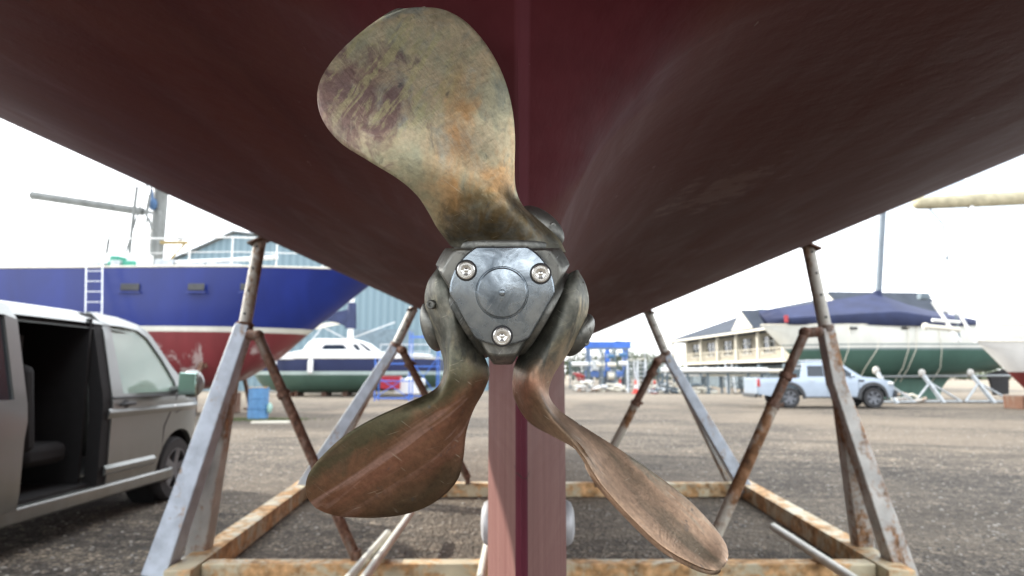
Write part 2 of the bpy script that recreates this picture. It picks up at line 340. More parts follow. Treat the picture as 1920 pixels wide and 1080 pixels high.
# ================================================================ ground
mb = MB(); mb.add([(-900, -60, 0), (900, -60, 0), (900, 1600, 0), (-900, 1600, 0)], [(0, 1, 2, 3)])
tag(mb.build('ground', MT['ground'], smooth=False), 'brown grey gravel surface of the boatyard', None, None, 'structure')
rs = random.Random(3); mb = MB(); mb2 = MB()
for i in range(6500):
    y = 3.6 + 16 * rs.random() ** 1.7; x = rs.uniform(-.9, .9) * y
    r = rs.uniform(.006, .017) * (1.5 if rs.random() < .06 else 1); h = r * .6
    a = rs.uniform(0, 6.3); q = []
    for zz, k in ((0, 1), (h * .6, .9), (h, .35)):
        for j in range(5): q.append((x + math.cos(a + j * 1.257) * r * k * (1.2 if j == 1 else .9), y + math.sin(a + j * 1.257) * r * k, zz))
    (mb if rs.random() < .6 else mb2).add(q, [(j, (j + 1) % 5, 5 + (j + 1) % 5, 5 + j) for j in range(5)] + [(5 + j, 5 + (j + 1) % 5, 10 + (j + 1) % 5, 10 + j) for j in range(5)] + [(10, 11, 12, 13, 14)])
tag(mb.build('gravel_stones', simple('grey stone', (.34, .32, .285), .85, 0, .5, 30)), 'loose grey stones scattered over the yard', 'stones', None, 'stuff')
tag(mb2.build('pale_gravel_stones', simple('dark stone', (.10, .095, .09), .85, 0, .5, 30)), 'loose darker stones scattered over the yard', 'stones', None, 'stuff')

# ================================================================ sailing yacht: hull with keel
def lerp(tab, x):
    if x <= tab[0][0]: return tab[0][1]
    for (a, b), (c, d) in zip(tab, tab[1:]):
        if x <= c:
            k = (x - a) / (c - a); return b + (d - b) * k
    return tab[-1][1]
def smooth(x): x = max(0, min(1, x)); return x * x * (3 - 2 * x)
x0 = lambda y: .010 + .03 * (y - .72)
UT = [(-2, 1.15), (-1, 1.55), (0, 1.85), (1, 2.0), (3, 2.05), (4.8, 2.0), (6, 1.72), (7.3, 1.32), (9, .9), (11, .4), (12.3, .06)]
TE = .72
def half(y):
    if y < TE: return 0
    k = y - TE
    t = .0065 * min(1, math.sqrt(k / .006)) + .081 * smooth((k - .01) / .85) ** .8
    return t * (1 if y < 5 else max(.2, 1 - (y - 5) * .1))
def hull_z(u, y, sl):
    ut = lerp(UT, y); k = .112 if y < 3 else .112 - .004 * (y - 3)
    e = 1.35 + .02 * y + sl * u + (.06 * (1 - y) ** 2 if y < 1 else 0)
    z = e + k * (u - ut) ** 2 if u < ut else e
    return z
def section(y, side):
    sl = .455 if side < 0 else .412
    t = half(y); ut = lerp(UT, y); B = ut + .30 * min(1, ut / .5)
    Fd = .42 * smooth((y - .33) / (TE - .33)) ** 2.6 if y < TE else .42
    wv = .115 + .05 * min(1, max(0, (y - TE)))
    pts = []
    def zz(u): return hull_z(u, y, sl) - Fd * math.exp(-u / wv)
    zb = zz(t)
    for i in range(14):
        k = i / 13; zk = .15 + (zb - .15) * k
        pts.append((t, zk if y >= TE else zb))
    for i in range(1, 26):
        k = (i / 25) ** 2; u = t + (ut - t) * k
        pts.append((u, zz(u)))
    for i in range(1, 9):
        a = i / 8 * math.pi / 2; u = ut + (B - ut) * math.sin(a); pts.append((u, hull_z(u, y, sl) + .55 * (1 - math.cos(a))))
    top = 3.5 + .02 * y
    for i in range(1, 4): pts.append((B + .03 * i / 3, pts[-1][1] + (top - pts[-1][1]) * (i / 3)))
    return [Vector((x0(y) + side * u, y, z)) for u, z in pts]
ys = [-2 + .12 * i for i in range(20)] + [.40 + .03 * i for i in range(10)] + [.70, .71, .718] + [TE + 1e-4, TE + .0012, TE + .003, TE + .006, TE + .012] + [TE + .03 * i for i in range(1, 14)] + [1.15 + .12 * i for i in range(8)] + [2.1 + .25 * i for i in range(41)] + [12.3]
ys = sorted(set(ys))
mb = MB()
rings = []
for y in ys:
    l = section(y, -1); r = section(y, 1); rings.append(l[::-1] + r)
mb.loft(rings, True, True)
yacht = thing('sailing_yacht', (0.2, 4, 0), 'large sailing yacht hull with maroon antifouling and long keel propped in the steel cradle', 'sailing yacht')
OF = Vector((.2, 4, 0))
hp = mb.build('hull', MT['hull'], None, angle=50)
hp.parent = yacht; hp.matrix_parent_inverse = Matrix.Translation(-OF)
def W2(o, par, off):
    o.parent = par; o.matrix_parent_inverse = Matrix.Translation(-Vector(off)); return o
for sgn, px in ((-1, 910), (1, 1058)):
    y = 1.62; z = V(px, 980, y).z; c = Vector((x0(y) + sgn * (half(y) - .004), y, z)); mb = MB()
    mb.lathe([(.052, 0), (.052, .010), (.046, .020), (.03, .026), (.001, .028)], c, (sgn, 0, 0), 28)
    W2(mb.build('anode', MT['anode'], None), yacht, OF)
# shaft tube
mb = MB(); mb.tube([W(943, 549, .64), W(950, 549, .80)], .026, 24)
W2(mb.build('stern_gland', MT['hub'], None), yacht, OF)

# ================================================================ propeller
PC = W(943, 548, .60)
prop = thing('propeller', PC, 'three bladed bronze feathering propeller with bolted steel hub at the yacht stern', 'propeller')
def cmr(P, n):
    out = []; m = len(P)
    for i in range(n):
        s = i / (n - 1) * (m - 1); k = min(int(s), m - 2); f = s - k
        p1, p2 = P[k], P[k + 1]; p0 = P[k - 1] if k else p1 * 2 - p2; p3 = P[k + 2] if k + 2 < m else p2 * 2 - p1
        out.append(.5 * ((2 * p1) + (p2 - p0) * f + (2 * p0 - 5 * p1 + 4 * p2 - p3) * f * f + (3 * p1 - p0 - 3 * p2 + p3) * f ** 3))
    return out
def blade(st, nu, nv, T0, T1, mn=.0016):
    rows = [cmr([W(*p) for p in s], nv) for s in st]
    cols = [cmr([r[j] for r in rows], nu) for j in range(nv)]
    g = [[cols[j][i] for j in range(nv)] for i in range(nu)]
    C0 = Vector((0, 0, CH)); N = [[None] * nv for _ in range(nu)]
    for i in range(nu):
        for j in range(nv):
            a = g[min(i + 1, nu - 1)][j] - g[max(i - 1, 0)][j]; b = g[i][min(j + 1, nv - 1)] - g[i][max(j - 1, 0)]
            n = a.cross(b)
            if n.length < 1e-12: n = g[i][j] - C0
            n.normalize()
            if n.dot(g[i][j] - C0) < 0: n = -n
            N[i][j] = n
    for _ in range(6):                   # even out the offsets
        M2 = [[None] * nv for _ in range(nu)]
        for i in range(nu):
            for j in range(nv):
                s = Vector()
                for di, dj in ((0, 0), (1, 0), (-1, 0), (0, 1), (0, -1)): s += N[max(0, min(nu - 1, i + di))][max(0, min(nv - 1, j + dj))]
                M2[i][j] = s.normalized()
        N = M2
    rings = []
    for i in range(nu):
        s = i / (nu - 1); T = T0 + (T1 - T0) * min(1, s * 2.2) ** .8; ring = []
        tip = min(1, (1 - s) / .10) ** .5
        fr = []; bk = []
        for j in range(nv):
            u = j / (nv - 1); e = (1 - abs(2 * u - 1) ** 3)
            th = mn + T * e * tip
            fr.append(g[i][j]); bk.append(g[i][j] + N[i][j] * th)
        # round the edges
        l = (fr[0] + bk[0]) / 2 + (fr[0] - fr[1]).normalized() * mn * .45 if (fr[0] - fr[1]).length > 1e-9 else (fr[0] + bk[0]) / 2
        r = (fr[-1] + bk[-1]) / 2 + (fr[-1] - fr[-2]).normalized() * mn * .45 if (fr[-1] - fr[-2]).length > 1e-9 else (fr[-1] + bk[-1]) / 2
        rings.append(fr + [r] + bk[::-1] + [l])
    m = MB(); m.loft(rings, True, True); return m
def jit(st, dd): return [[(p[0], p[1], p[2] + dd) for p in s] for s in st]
B1 = [
 [(847,464,.588),(900,467,.574),(955,468,.571),(1010,470,.580),(1061,472,.600)],
 [(838,452,.587),(893,448,.572),(950,447,.569),(1005,448,.578),(1046,445,.603)],
 [(820,428,.579),(876,415,.562),(932,409,.558),(982,410,.570),(1012,414,.602)],
 [(802,396,.571),(853,380,.556),(910,369,.552),(950,369,.562),(981,386,.596)],
 [(782,366,.562),(833,348,.553),(888,338,.550),(936,336,.559),(967,352,.582)],
 [(748,336,.555),(808,315,.550),(868,303,.550),(925,298,.558),(965,308,.574)],
 [(692,301,.551),(765,278,.549),(838,260,.551),(905,250,.558),(965,256,.570)],
 [(641,268,.550),(722,238,.549),(805,215,.552),(885,202,.558),(960,206,.569)],
 [(608,228,.551),(697,193,.552),(785,168,.556),(868,154,.561),(948,157,.569)],
 [(596,186,.553),(682,151,.556),(768,126,.560),(852,113,.564),(929,113,.570)],
 [(603,146,.556),(682,112,.560),(762,88,.564),(836,77,.567),(903,73,.571)],
 [(631,104,.561),(693,76,.564),(757,57,.567),(818,48,.569),(872,40,.572)],
 [(670,66,.565),(712,47,.567),(757,34,.569),(802,27,.571),(842,22,.573)],
 [(714,33,.568),(738,25,.570),(764,19,.571),(790,15,.572),(814,14.5,.573)],
 [(748,18.5,.570),(757,16.5,.571),(768,14.8,.572),(779,13.8,.572),(791,13.6,.573)]]
b1 = blade(B1, 90, 36, .016, .0035)
B2 = [
 [(822,500,.592),(827,500,.588),(832,501,.584),(836,502,.584),(840,503,.586)],
 [(803,527,.600),(815,522,.580),(828,520,.573),(840,522,.573),(850,528,.580)],
 [(796,562,.602),(813,555,.578),(832,552,.568),(850,556,.570),(867,566,.582)],
 [(804,603,.602),(823,600,.577),(845,602,.565),(864,604,.569),(885,611,.584)],
 [(823,648,.596),(834,646,.575),(848,648,.565),(875,654,.572),(905,660,.588)],
 [(832,690,.586),(838,692,.571),(847,697,.563),(880,702,.572),(918,698,.588)],
 [(818,727,.576),(825,731,.568),(836,735,.563),(872,739,.569),(908,732,.586)],
 [(765,755,.566),(787,765,.563),(813,772,.563),(852,778,.567),(888,769,.582)],
 [(705,783,.560),(738,800,.560),(778,812,.563),(828,820,.567),(874,812,.580)],
 [(651,815,.557),(695,838,.559),(745,855,.563),(808,865,.568),(868,860,.579)],
 [(610,851,.556),(660,878,.559),(715,897,.563),(785,908,.569),(856,902,.578)],
 [(584,882,.556),(632,910,.559),(688,930,.563),(755,942,.568),(818,940,.576)],
 [(574,909,.557),(613,935,.560),(660,953,.563),(715,963,.567),(766,963,.573)],
 [(577,934,.559),(603,949,.561),(635,961,.563),(672,968,.566),(705,971,.570)],
 [(592,953,.561),(602,958,.562),(615,963,.563),(630,967,.564),(645,969.5,.566)]]
b2 = blade(B2, 90, 36, .014, .0035)
B3 = [
 [(1084,506,.594),(1081,506,.590),(1079,507,.588),(1076,508,.590),(1072,510,.592)],
 [(1099,535,.604),(1087,528,.582),(1072,528,.575),(1058,534,.578),(1047,543,.586)],
 [(1104,572,.606),(1090,566,.578),(1070,564,.569),(1048,568,.573),(1027,580,.587)],
 [(1092,617,.604),(1076,612,.577),(1054,610,.567),(1030,614,.573),(1004,624,.589)],
 [(1064,665,.594),(1048,662,.573),(1025,662,.564),(998,664,.574),(972,668,.592)],
 [(1039,702,.584),(1024,702,.568),(1000,700,.560),(980,702,.572),(961,706,.592)],
 [(1029,738,.580),(1020,738,.566),(1006,735,.557),(983,740,.568),(964,747,.590)],
 [(1046,766,.582),(1040,775,.566),(1034,783,.553),(1015,787,.562),(992,792,.582)],
 [(1076,788,.584),(1073,804,.566),(1070,820,.549),(1058,823,.555),(1042,821,.570)],
 [(1112,811,.586),(1104,833,.566),(1094,852,.545),(1090,852,.549),(1083,847,.556)],
 [(1172,849,.588),(1151,880,.566),(1130,906,.541),(1127,907,.543),(1121,905,.547)],
 [(1231,890,.588),(1209,931,.564),(1185,966,.538),(1182,968,.540),(1176,967,.544)],
 [(1290,936,.586),(1269,981,.562),(1245,1021,.537),(1242,1024,.539),(1237,1026,.543)],
 [(1336,984,.582),(1320,1024,.560),(1300,1054,.540),(1297,1056,.542),(1292,1058,.545)],
 [(1360,1018,.576),(1352,1045,.558),(1338,1068,.545),(1335,1069,.546),(1330,1071,.548)],
 [(1366,1040,.568),(1364,1051,.560),(1358,1062,.552),(1356,1064,.552),(1353,1066,.553)]]
b3 = blade(B3, 100, 41, .013, .0030, .0014)
for m in (b1, b2, b3):
    m.build('blade', MT['bronze'], prop, PC, angle=60)
# hub frame: screen-aligned axis of the shaft
AX = Vector((0, CP, SP)); RX = Vector((1, 0, 0)); UX = Vector((0, -SP, CP))
def H(x, y, d): return PC + RX * x + UX * y + AX * d     # x right, y up, d aft(-) / forward(+)
def rad(th, ap, Rc):
    r = Rc
    for k in (90, 210, 330):
        c = math.cos(th - R(k))
        if c > 0.02: r = min(r, ap / c)
    return r
NS = 144
def hring(ap, Rc, d, sc=1.0, mean=0.0):
    o = []
    for i in range(NS):
        th = 2 * math.pi * i / NS; r = rad(th, ap, Rc) * sc
        if mean: r = r * (1 - mean) + mean * Rc * sc
        o.append(H(r * math.cos(th), r * math.sin(th), d))
    return o
D0 = -.052
mb = MB(); mb.loft([hring(.0340, .0435, D0 + .0135), hring(.0370, .054, D0 + .0137), hring(.0385, .0590, D0 + .020), hring(.0395, .0645, D0 + .036), hring(.0400, .0670, D0 + .060), hring(.039, .0640, D0 + .095), hring(.030, .044, D0 + .115)], True, True)
mb.build('hub_body', MT['hub'], prop, PC, angle=28, bevel=.0012)
def circ(r, d): return [H(r * math.cos(2 * math.pi * i / NS), r * math.sin(2 * math.pi * i / NS), d) for i in range(NS)]
mb = MB(); mb.loft([hring(.0388, .0444, D0 + .014), hring(.0388, .0444, D0 + .0042), hring(.0383, .0438, D0 + .0026), hring(.0374, .0428, D0 + .0018), circ(.030, D0 + .0003), circ(.0222, D0 - .0002), circ(.0216, D0 + .0006), circ(.0210, D0 + .0005), circ(.0205, D0 - .0010), circ(.0198, D0 - .0014), circ(.010, D0 - .0022), circ(.0028, D0 - .0026), circ(.0022, D0 - .0036), circ(.0008, D0 - .0040)], True, True)
cap = mb.build('hub_cap', MT['cap'], prop, PC, angle=25)
for k in (28, 150, 270):
    cx, cy = .0347 * math.cos(R(k)), .0347 * math.sin(R(k))
    if k == 150: cx, cy = -.0300, .0187
    if k == 28: cx, cy = .0322, .0160
    if k == 270: cx, cy = 0.0, -.0362
    m = MB(); n = 36; rings = []
    for r, d in ((.0078, .006), (.0078, -.0012), (.0074, -.0026), (.0066, -.0030), (.0062, -.0027), (.0058, -.0032), (.0046, -.0032), (.0043, -.0026), (.0041, -.0014), (.0026, -.0010), (.0014, -.0017), (.0002, -.0020)):
        rr = []
        for i in range(n):
            a = 2 * math.pi * i / n; q = r
            if r < .0043 and r > .002: q = r * .93 / max(.87, math.cos((a % (math.pi / 3)) - math.pi / 6))
            rr.append(H(cx + q * math.cos(a), cy + q * math.sin(a), D0 + d))
        rings.append(rr)
    m.loft(rings, True, True)
    bo = m.build('bolt', MT['bolt'], cap, PC, angle=30)
    m = MB(); m.lathe([(.0090, 0), (.0090, .0006), (.0079, .0008)], H(cx, cy, D0 - .0001), -AX, 32)
    m.build('bolt_recess', MT['dark'], cap, PC, angle=30)
# blade root flanges: discs on the three flats and the rounded flanks behind them
for k in (90, 210, 330):
    dr = RX * math.cos(R(k)) + UX * math.sin(R(k)); c = PC + AX * .008
    m = MB(); m.lathe([(.0445, .0385), (.0450, .040), (.0450, .0435), (.0440, .0450), (.036, .0462)], c, dr, 64)
    m.build('blade_flange', MT['hub'], prop, PC, angle=40)
for (px, py, d, r, an, sx, sy) in ((1014, 424, .618, (.026, .014, .020), -38, 1036, 425), (811, 612, .614, (.0105, .024, .026), 14, 808, 571), (1084, 628, .614, (.0115, .0225, .026), -32, 1098, 640)):
    M = Matrix((RX, AX, UX)).transposed() @ Matrix.Rotation(R(-an), 3, 'Y') @ Matrix.Diagonal((1, 1, 1))
    m = MB(); m.ball(W(px, py, d), (r[0], r[2] * .7, r[1]), 32, M)
    fl = m.build('root_flank', MT['hub'], prop, PC, angle=50)
    m = MB(); c = W(sx, sy, d - .010 if sx > 900 else d - .036); ax = (-AX + (RX * (.6 if sx > 900 else -.35))).normalized()
    m.lathe([(.0042, -.004), (.0042, .0008), (.0034, .0016), (.0018, .0016), (.0014, .0004), (.0001, .0004)], c, ax, 20)
    m.build('grub_screw', MT['hub'], fl, PC, angle=40)
# ================================================================ cradle
EL = []
cr_c = G(1000, 1075, 0); cr_c = Vector((.2, 5.9, 0))
cradle = thing('boat_cradle', cr_c, 'rusting cream and blue steel cradle with four raking posts under the yacht', 'cradle')
def cp(m, name, mat, bev=.006): return m.build(name, MT[mat], cradle, cr_c, bevel=bev)
ZT = .155
FL, FR_ = G(372, 1057, ZT), G(1648, 1057, ZT)
yf = FL.y; RL, RR = G(572, 906, ZT), G(1400, 908, ZT); yr = RL.y
h = .15
def lo(p, dz=-h / 2): return Vector((p.x, p.y, p.z + dz))
a = Vector((FL.x + .02, yf + .06, ZT - h / 2)); b = Vector((FR_.x - .02, yf + .06, ZT - h / 2))
cp(MB().beam(a, b, .12, .145), 'front_crossbeam', 'beamrust')
a = Vector((RL.x, yr + .06, ZT - h / 2)); b = Vector((RR.x, yr + .06, ZT - h / 2))
cp(MB().beam(a, b, .12, .145), 'rear_crossbeam', 'beamrust')
for s, p, q in ((-1, FL, RL), (1, FR_, RR)):
    x_f = p.x + s * .06; x_r = q.x + s * .06
    cp(MB().beam((x_f, yf - .15, ZT - .073), (x_r, yr + .35, ZT - .073), .16, .150), 'side_beam', 'beamrust')
# raking posts
def post(base_o, base_i, mid, top, wd, rb, mo='postblue', mi='postrust', tb=.045, knee=None):
    tw = (mid - base_o).normalized()
    kn = knee or mid
    m = MB(); m.beam(base_o, kn, wd, wd, (0, -1, 0), wd * .66, wd * .8); cp(m, 'post', mo, .008)
    if knee: m = MB(); m.beam(knee - (mid - knee).normalized() * .03, mid, wd * .70, wd * .84, (0, -1, 0), wd * .64, wd * .8); cp(m, 'upper_post', mo, .008)
    if base_i is not None:
        jn = kn.lerp(base_o, .06 if knee else .14)
        m = MB(); m.beam(base_i, jn + (base_i - base_o).normalized() * .02, wd * .85, wd * .9, (0, -1, 0), wd * .45, wd * .6); cp(m, 'inner_post', mi, .006)
        m = MB(); m.beam(base_o + Vector((0, .0, -.03)), base_i + Vector((0, 0, -.03)), .11, .09); cp(m, 'foot_plate', mi, .006)
    m = MB(); m.tube([mid - (top - mid).normalized() * .10, top], tb, 20); t_ = cp(m, 'post_tube', 'tube', 0)
    dirn = (top - mid).normalized()
    for k in range(4):
        c = mid.lerp(top, .14 + .26 * k); m = MB(); m.lathe([(.010, 0), (.010, .004)], c + Vector((0, -tb + .001, 0)), (0, -1, 0), 10)
        m.build('pin_hole', MT['dark'], t_, cr_c)
    m = MB(); m.tube([mid - dirn * .025, mid + dirn * .025], tb + .016, 16); cp(m, 'collar', 'brace', .004)
    m = MB(); m.box(top, (.15, .16, .02), M=Matrix.Rotation(R(24) * (-1 if top.x > 0 else 1) * -1, 3, 'Y')); cp(m, 'hull_pad', 'brace', .004)
# front left
yp = yf + .02
post(V(296, 1082, 4.35), V(372, 1040, 4.70), V(459, 612, 4.75), V(488, 452, 4.85), .155, 0)
post(V(1694, 1084, 4.40), V(1622, 1050, 4.80), V(1548, 618, 4.75), V(1515, 462, 4.85), .140, 0, 'postrust', 'postrust', knee=V(1567, 715, 4.70))
post(V(560, 930, 7.35), V(590, 922, 7.7), V(742, 648, 7.3), V(776, 578, 7.35), .15, 0, 'postblue', 'postrust', .05)
post(V(1398, 918, 7.35), V(1372, 905, 7.7), V(1248, 664, 7.3), V(1214, 583, 7.35), .14, 0, 'postblue', 'postrust', .05)
def brace(elbow0, elbow1, foot, r, bands):
    m = MB(); m.tube([elbow0, elbow1], r * 1.1, 12); m.ball(elbow1, r * 1.3, 12); m.tube([elbow1, foot], r, 14)
    o = cp(m, 'brace', 'brace', 0)
    for k in bands:
        c = elbow1.lerp(foot, k); d = (foot - elbow1).normalized(); m = MB(); m.tube([c - d * .02, c + d * .02], r * 1.35, 12); m.box(c + Vector((r * 1.5, -.005, 0)), (.03, .03, .03)); m.build('brace_clamp', MT['brace'], o, cr_c)
    m = MB(); m.box(foot + Vector((0, 0, -.01)), (.05, .09, .12)); cp(m, 'hinge_bracket', 'brace', .006)
brace(V(466, 628, 4.66), V(484, 630, 4.64), V(668, 1046, 4.45), .034, (.28,))
MT['brace2'] = painted_steel('half painted steel tube', (.42, .39, .33), (.16, .075, .03), .46, 3.0, streak=(1, 1, .6))
br0 = MT['brace']
brace(V(1540, 622, 4.66), V(1509, 624, 4.64), V(1318, 1058, 4.45), .034, (.20, .33))
brace(V(748, 654, 7.25), V(755, 658, 7.22), V(877, 896, 7.45), .042, (.1,))
brace(V(1244, 670, 7.25), V(1232, 678, 7.22), V(1118, 900, 7.45), .042, (.1, .35))
# lower half of the right brace is a sliding outer tube
for e1, ft, r in ((V(1509, 624, 4.64), V(1318, 1058, 4.45), .041), (V(1232, 678, 7.22), V(1118, 900, 7.45), .047)):
    m = MB(); m.tube([e1.lerp(ft, .34), e1.lerp(ft, .97)], r, 16); cp(m, 'brace_sleeve', 'brace2', 0)
# ---- loose pipes
def pipe(p0, p1, r, label, mat='pvc', group='pale pipes lying at the cradle'):
    p0, p1 = Vector(p0), Vector(p1); m = MB(); d = (p1 - p0).normalized()
    m.loft([[q for q in MB().tube([p0, p0 + d], rr, 16).v[:16]] for rr in (r * .82, r)], True, False)
    m = MB(); m.tube([p0, p1], r, 18)
    e = MB()
    o = m.build('pipe', MT[mat], None, p0); o.location = p0
    return tag(o, label, 'pipe', group)
pipe(G(771, 962, .20), G(672, 1100, .20), .027, 'long pale pipe leaning over the front crossbeam, right of the pair by the brown brace')
pipe(G(727, 1000, .19), G(640, 1100, .20), .026, 'shorter grey pipe laid over the front crossbeam nearest the brown brace foot')
pipe(G(915, 1012, .10), G(893, 1130, .20), .027, 'white pipe end showing just beside the left face of the keel')
pi = pipe(G(1450, 988, .17), G(1640, 1112, .19), .030, 'white pipe tied with cord along the inner side of the right base beam', 'pvc')
c = G(1487, 1012, .17); m = MB()
ring = [c + Vector((math.cos(t) * .012, math.cos(t) * .030, math.sin(t) * .038)) for t in [i * 2 * math.pi / 14 for i in range(15)]]
m.tube(ring, .0045, 6); m.tube([c + Vector((-.03, -.02, -.03)), c + Vector((-.035, -.03, -.09)), c + Vector((-.05, -.03, -.13))], .0035, 6)
o = m.build('cord', MT['pvc'], None, c); o.location = c; tag(o, 'thin pale cord looped round the white pipe on the right base beam', 'cord')
# ================================================================ background materials
def glass(name, col, rough=.05, alpha=1.0):
    t = NT(name); t.set(col=col, rough=rough, spec=.9, alpha=alpha); return t.m
MT['glassdark'] = glass('dark tinted glass', (.02, .028, .035))
MT['glasssky'] = glass('greenish glass with painted sky', (.45, .60, .53), .03, .52)  # pale half-opaque green puts the sky's reflection into the glass colour
MT['silver'] = None
def car_paint(name, col, metal=.6):
    t = NT(name); n = t.noise(1.6, None, 6); d = t.noise(14, t.mapv(None, (1, 1, .3)), 7)
    c = t.ramp(n, (.3, tuple(x * .86 for x in col)), (.7, col)); k = t.math('MULTIPLY', t.math('SUBTRACT', .75, t.xyz()[2]), 1.1, True)
    c = t.mix(t.math('MULTIPLY', k, t.ramp(d, (.35, 0.2), (.65, .9))), c, (.12, .115, .10)); t.set(col=c, metal=metal, rough=.34, coat=.5, coatr=.12); return t.m
MT['vanpaint'] = car_paint('silver grey van paint', (.205, .218, .212), .6)
MT['silver'] = car_paint('silver blue pickup paint', (.36, .43, .52), .35)
MT['interior'] = simple('black upholstery', (.007, .007, .008), .85, 0, .3, 12)
MT['plastic'] = simple('dark grey plastic', (.05, .053, .057), .6, 0, .25, 9)
MT['rim'] = simple('alloy rim', (.55, .56, .57), .35, .8, .15, 20)
MT['lens'] = glass('lamp lens', (.75, .76, .74), .1)
MT['redlens'] = glass('red lamp lens', (.35, .02, .02), .1)
MT['mirror'] = simple('mirror glass', (.45, .62, .56), .08, .9, .1, 3)
MT['bluesteel'] = simple('blue painted steel', (.05, .16, .58), .5, 0, .25, 2)
MT['barrel'] = simple('sun faded blue drum paint', (.075, .20, .38), .5, 0, .25, 6, .004, 30)
MT['navy'] = simple('navy canvas', (.024, .034, .088), .8, 0, .25, 1.5, .02, 3)
MT['mastgrey'] = simple('grey mast alloy', (.16, .17, .165), .5, .2, .35, 3)
MT['rimdark'] = simple('gunmetal rim', (.16, .17, .19), .4, .6, .2, 9)
MT['shed'] = None
def shed_mat():
    t = NT('grey blue corrugated cladding'); wv = t.n.new('ShaderNodeTexWave'); wv.wave_type = 'BANDS'; wv.bands_direction = 'X'; wv.inputs['Scale'].default_value = .55
    t.l.new(t.obj, wv.inputs['Vector']); c = t.ramp(wv.outputs['Fac'], (.2, (.13, .205, .245)), (.8, (.18, .265, .305))); n = t.noise(.3, t.mapv(None, (1, 1, .3)), 6)
    c = t.mix(t.math('MULTIPLY', n, .3), c, (.20, .29, .34)); t.set(col=c, rough=.55); t.bump(wv.outputs['Fac'], .8, .06); return t.m
MT['shed'] = shed_mat()
def zbands(name, *bands, rough=.4, var=.2, scuffz=None, scuff=None, scuffthr=.6):
    # paint in bands by height: (z_top, colour) from the bottom up
    t = NT(name); z = t.xyz()[2]; c = bands[0][1]
    n = t.noise(.9, t.mapv(None, (1, 1, .35)), 7, .6, .5); prev = bands[0][0]
    for zt, col in bands[1:]:
        c = t.mix(t.math('MULTIPLY', t.math('SUBTRACT', z, prev), 200.0, True), c, col); prev = zt
    c = t.mix(var, c, t.ramp(n, (.3, (.45, .45, .45)), (.7, (1.25, 1.25, 1.25))), 'MULTIPLY')
    if scuff:
        k = t.math('MULTIPLY', t.ramp(t.noise(1.3, t.mapv(None, (1, 1, .7)), 8, .7, .6), (scuffthr, 0.0), (scuffthr + .06, 1.0)), t.math('MULTIPLY', t.math('SUBTRACT', scuffz, z), 4.0, True)); c = t.mix(k, c, scuff)
    t.set(col=c, rough=rough); return t.m

def boat(name, org, rz, label, st, bandmat, n=2.3, cat='boat', deckmat='offwhite'):
    # st: (x_keel, x_deck, z_keel, z_deck, half_beam)  local x forward
    root = thing(name, org, label, cat, rz); rings = []; dk = []
    for xk, xd, zk, zd, b in st:
        ring = []
        for side in (1, -1):
            seq = range(13) if side == 1 else range(12, -1, -1)
            for i in seq:
                a = i / 12 * math.pi / 2; yy = b * math.sin(a) ** (2 / n); zf = 1 - math.cos(a) ** (2 / n); z = zk + (zd - zk) * zf
                ring.append(Vector((xk + (xd - xk) * zf, side * yy, z)))
        rings.append(ring[:25] + ring[26:] if False else ring)
    m = MB(); m.loft(rings, True, True); hull = m.build('hull', bandmat, root, angle=40)
    m = MB(); L = [[Vector((s[1], y * s[4] * .97, s[3] + .02)) for y in (1, .5, 0, -.5, -1)] for s in st]; m.loft(L, False, False)
    L2 = m; m.build('deck', MT[deckmat], root)
    m = MB()
    for side in (1, -1): m.tube([Vector((s[1], side * s[4], s[3] + .02)) for s in st], .035, 6)
    m.build('gunwale', MT['offwhite'], root)
    return root, hull
def rail(root, pts, h, mat='alu', r=.02, name='guard_rail', mid=True):
    m = MB(); up = Vector((0, 0, h)); pts = [Vector(p) for p in pts]
    m.tube([p + up for p in pts], r, 6)
    if mid: m.tube([p + up * .5 for p in pts], r * .6, 5)
    for p in pts: m.tube([p, p + up], r, 6)
    return m.build(name, MT[mat], root)
def px(x, y, Y): return V(x, y, Y)

# ================================================================ blue steel ketch
Y0 = 20.5; OB = Vector((px(655, 612, Y0).x, Y0 + 2.1, 0))
def bx(pxx): return px(pxx, 612, Y0).x - OB.x
zt = px(300, 503, Y0).z; zs1, zs0 = px(500, 611, Y0).z, px(500, 621, Y0).z; zk = px(400, 738, Y0).z
bm_ = zbands('blue topsides over red antifouling', (zs0, (.17, .030, .035)), (zs1, (.62, .62, .55)), (99, (.008, .022, .165)), var=.45, scuffz=zs0 - .3, scuff=(.36, .28, .27), scuffthr=.55, rough=.32)
blue, bh = boat('blue_steel_yacht', OB, 0, 'big blue steel yacht with white stripe and scuffed red bottom behind the van', [
    (-17, -17.5, zk + 1.0, zt + .1, 1.5), (-14, -14.2, zk + .1, zt, 2.0), (-11, -11, zk, zt, 2.12), (-8, -8, zk, zt + .02, 2.12), (-6, -5.6, zk + .02, zt + .05, 2.08), (-5.0, -3.5, zk + .12, zt + .09, 1.85), (-4.1, -1.6, zk + .42, zt + .13, 1.3), (-3.1, .0, zk + 1.0, zt + .18, .62), (-2.5, .72, zk + 1.5, zt + .22, .06)], bm_, 3.4, 'yacht')
def L(pxx, pyy, Y): return px(pxx, pyy, Y) - OB
for a, b in ((228, 262), (354, 384), (452, 470)):
    yy = -2.14; p0, p1 = L(a, 532, Y0), L(b, 545, Y0); m = MB(); m.box(((p0.x + p1.x) / 2, yy, (p0.z + p1.z) / 2), (p1.x - p0.x, .05, p0.z - p1.z))
    o = m.build('hull_window', MT['plastic'], blue, bevel=.02); m = MB(); m.box(((p0.x + p1.x) / 2, yy - .01, p1.z - .05), (p1.x - p0.x + .1, .06, .05)); m.build('window_sill', bm_, o)
Ym = 22.4
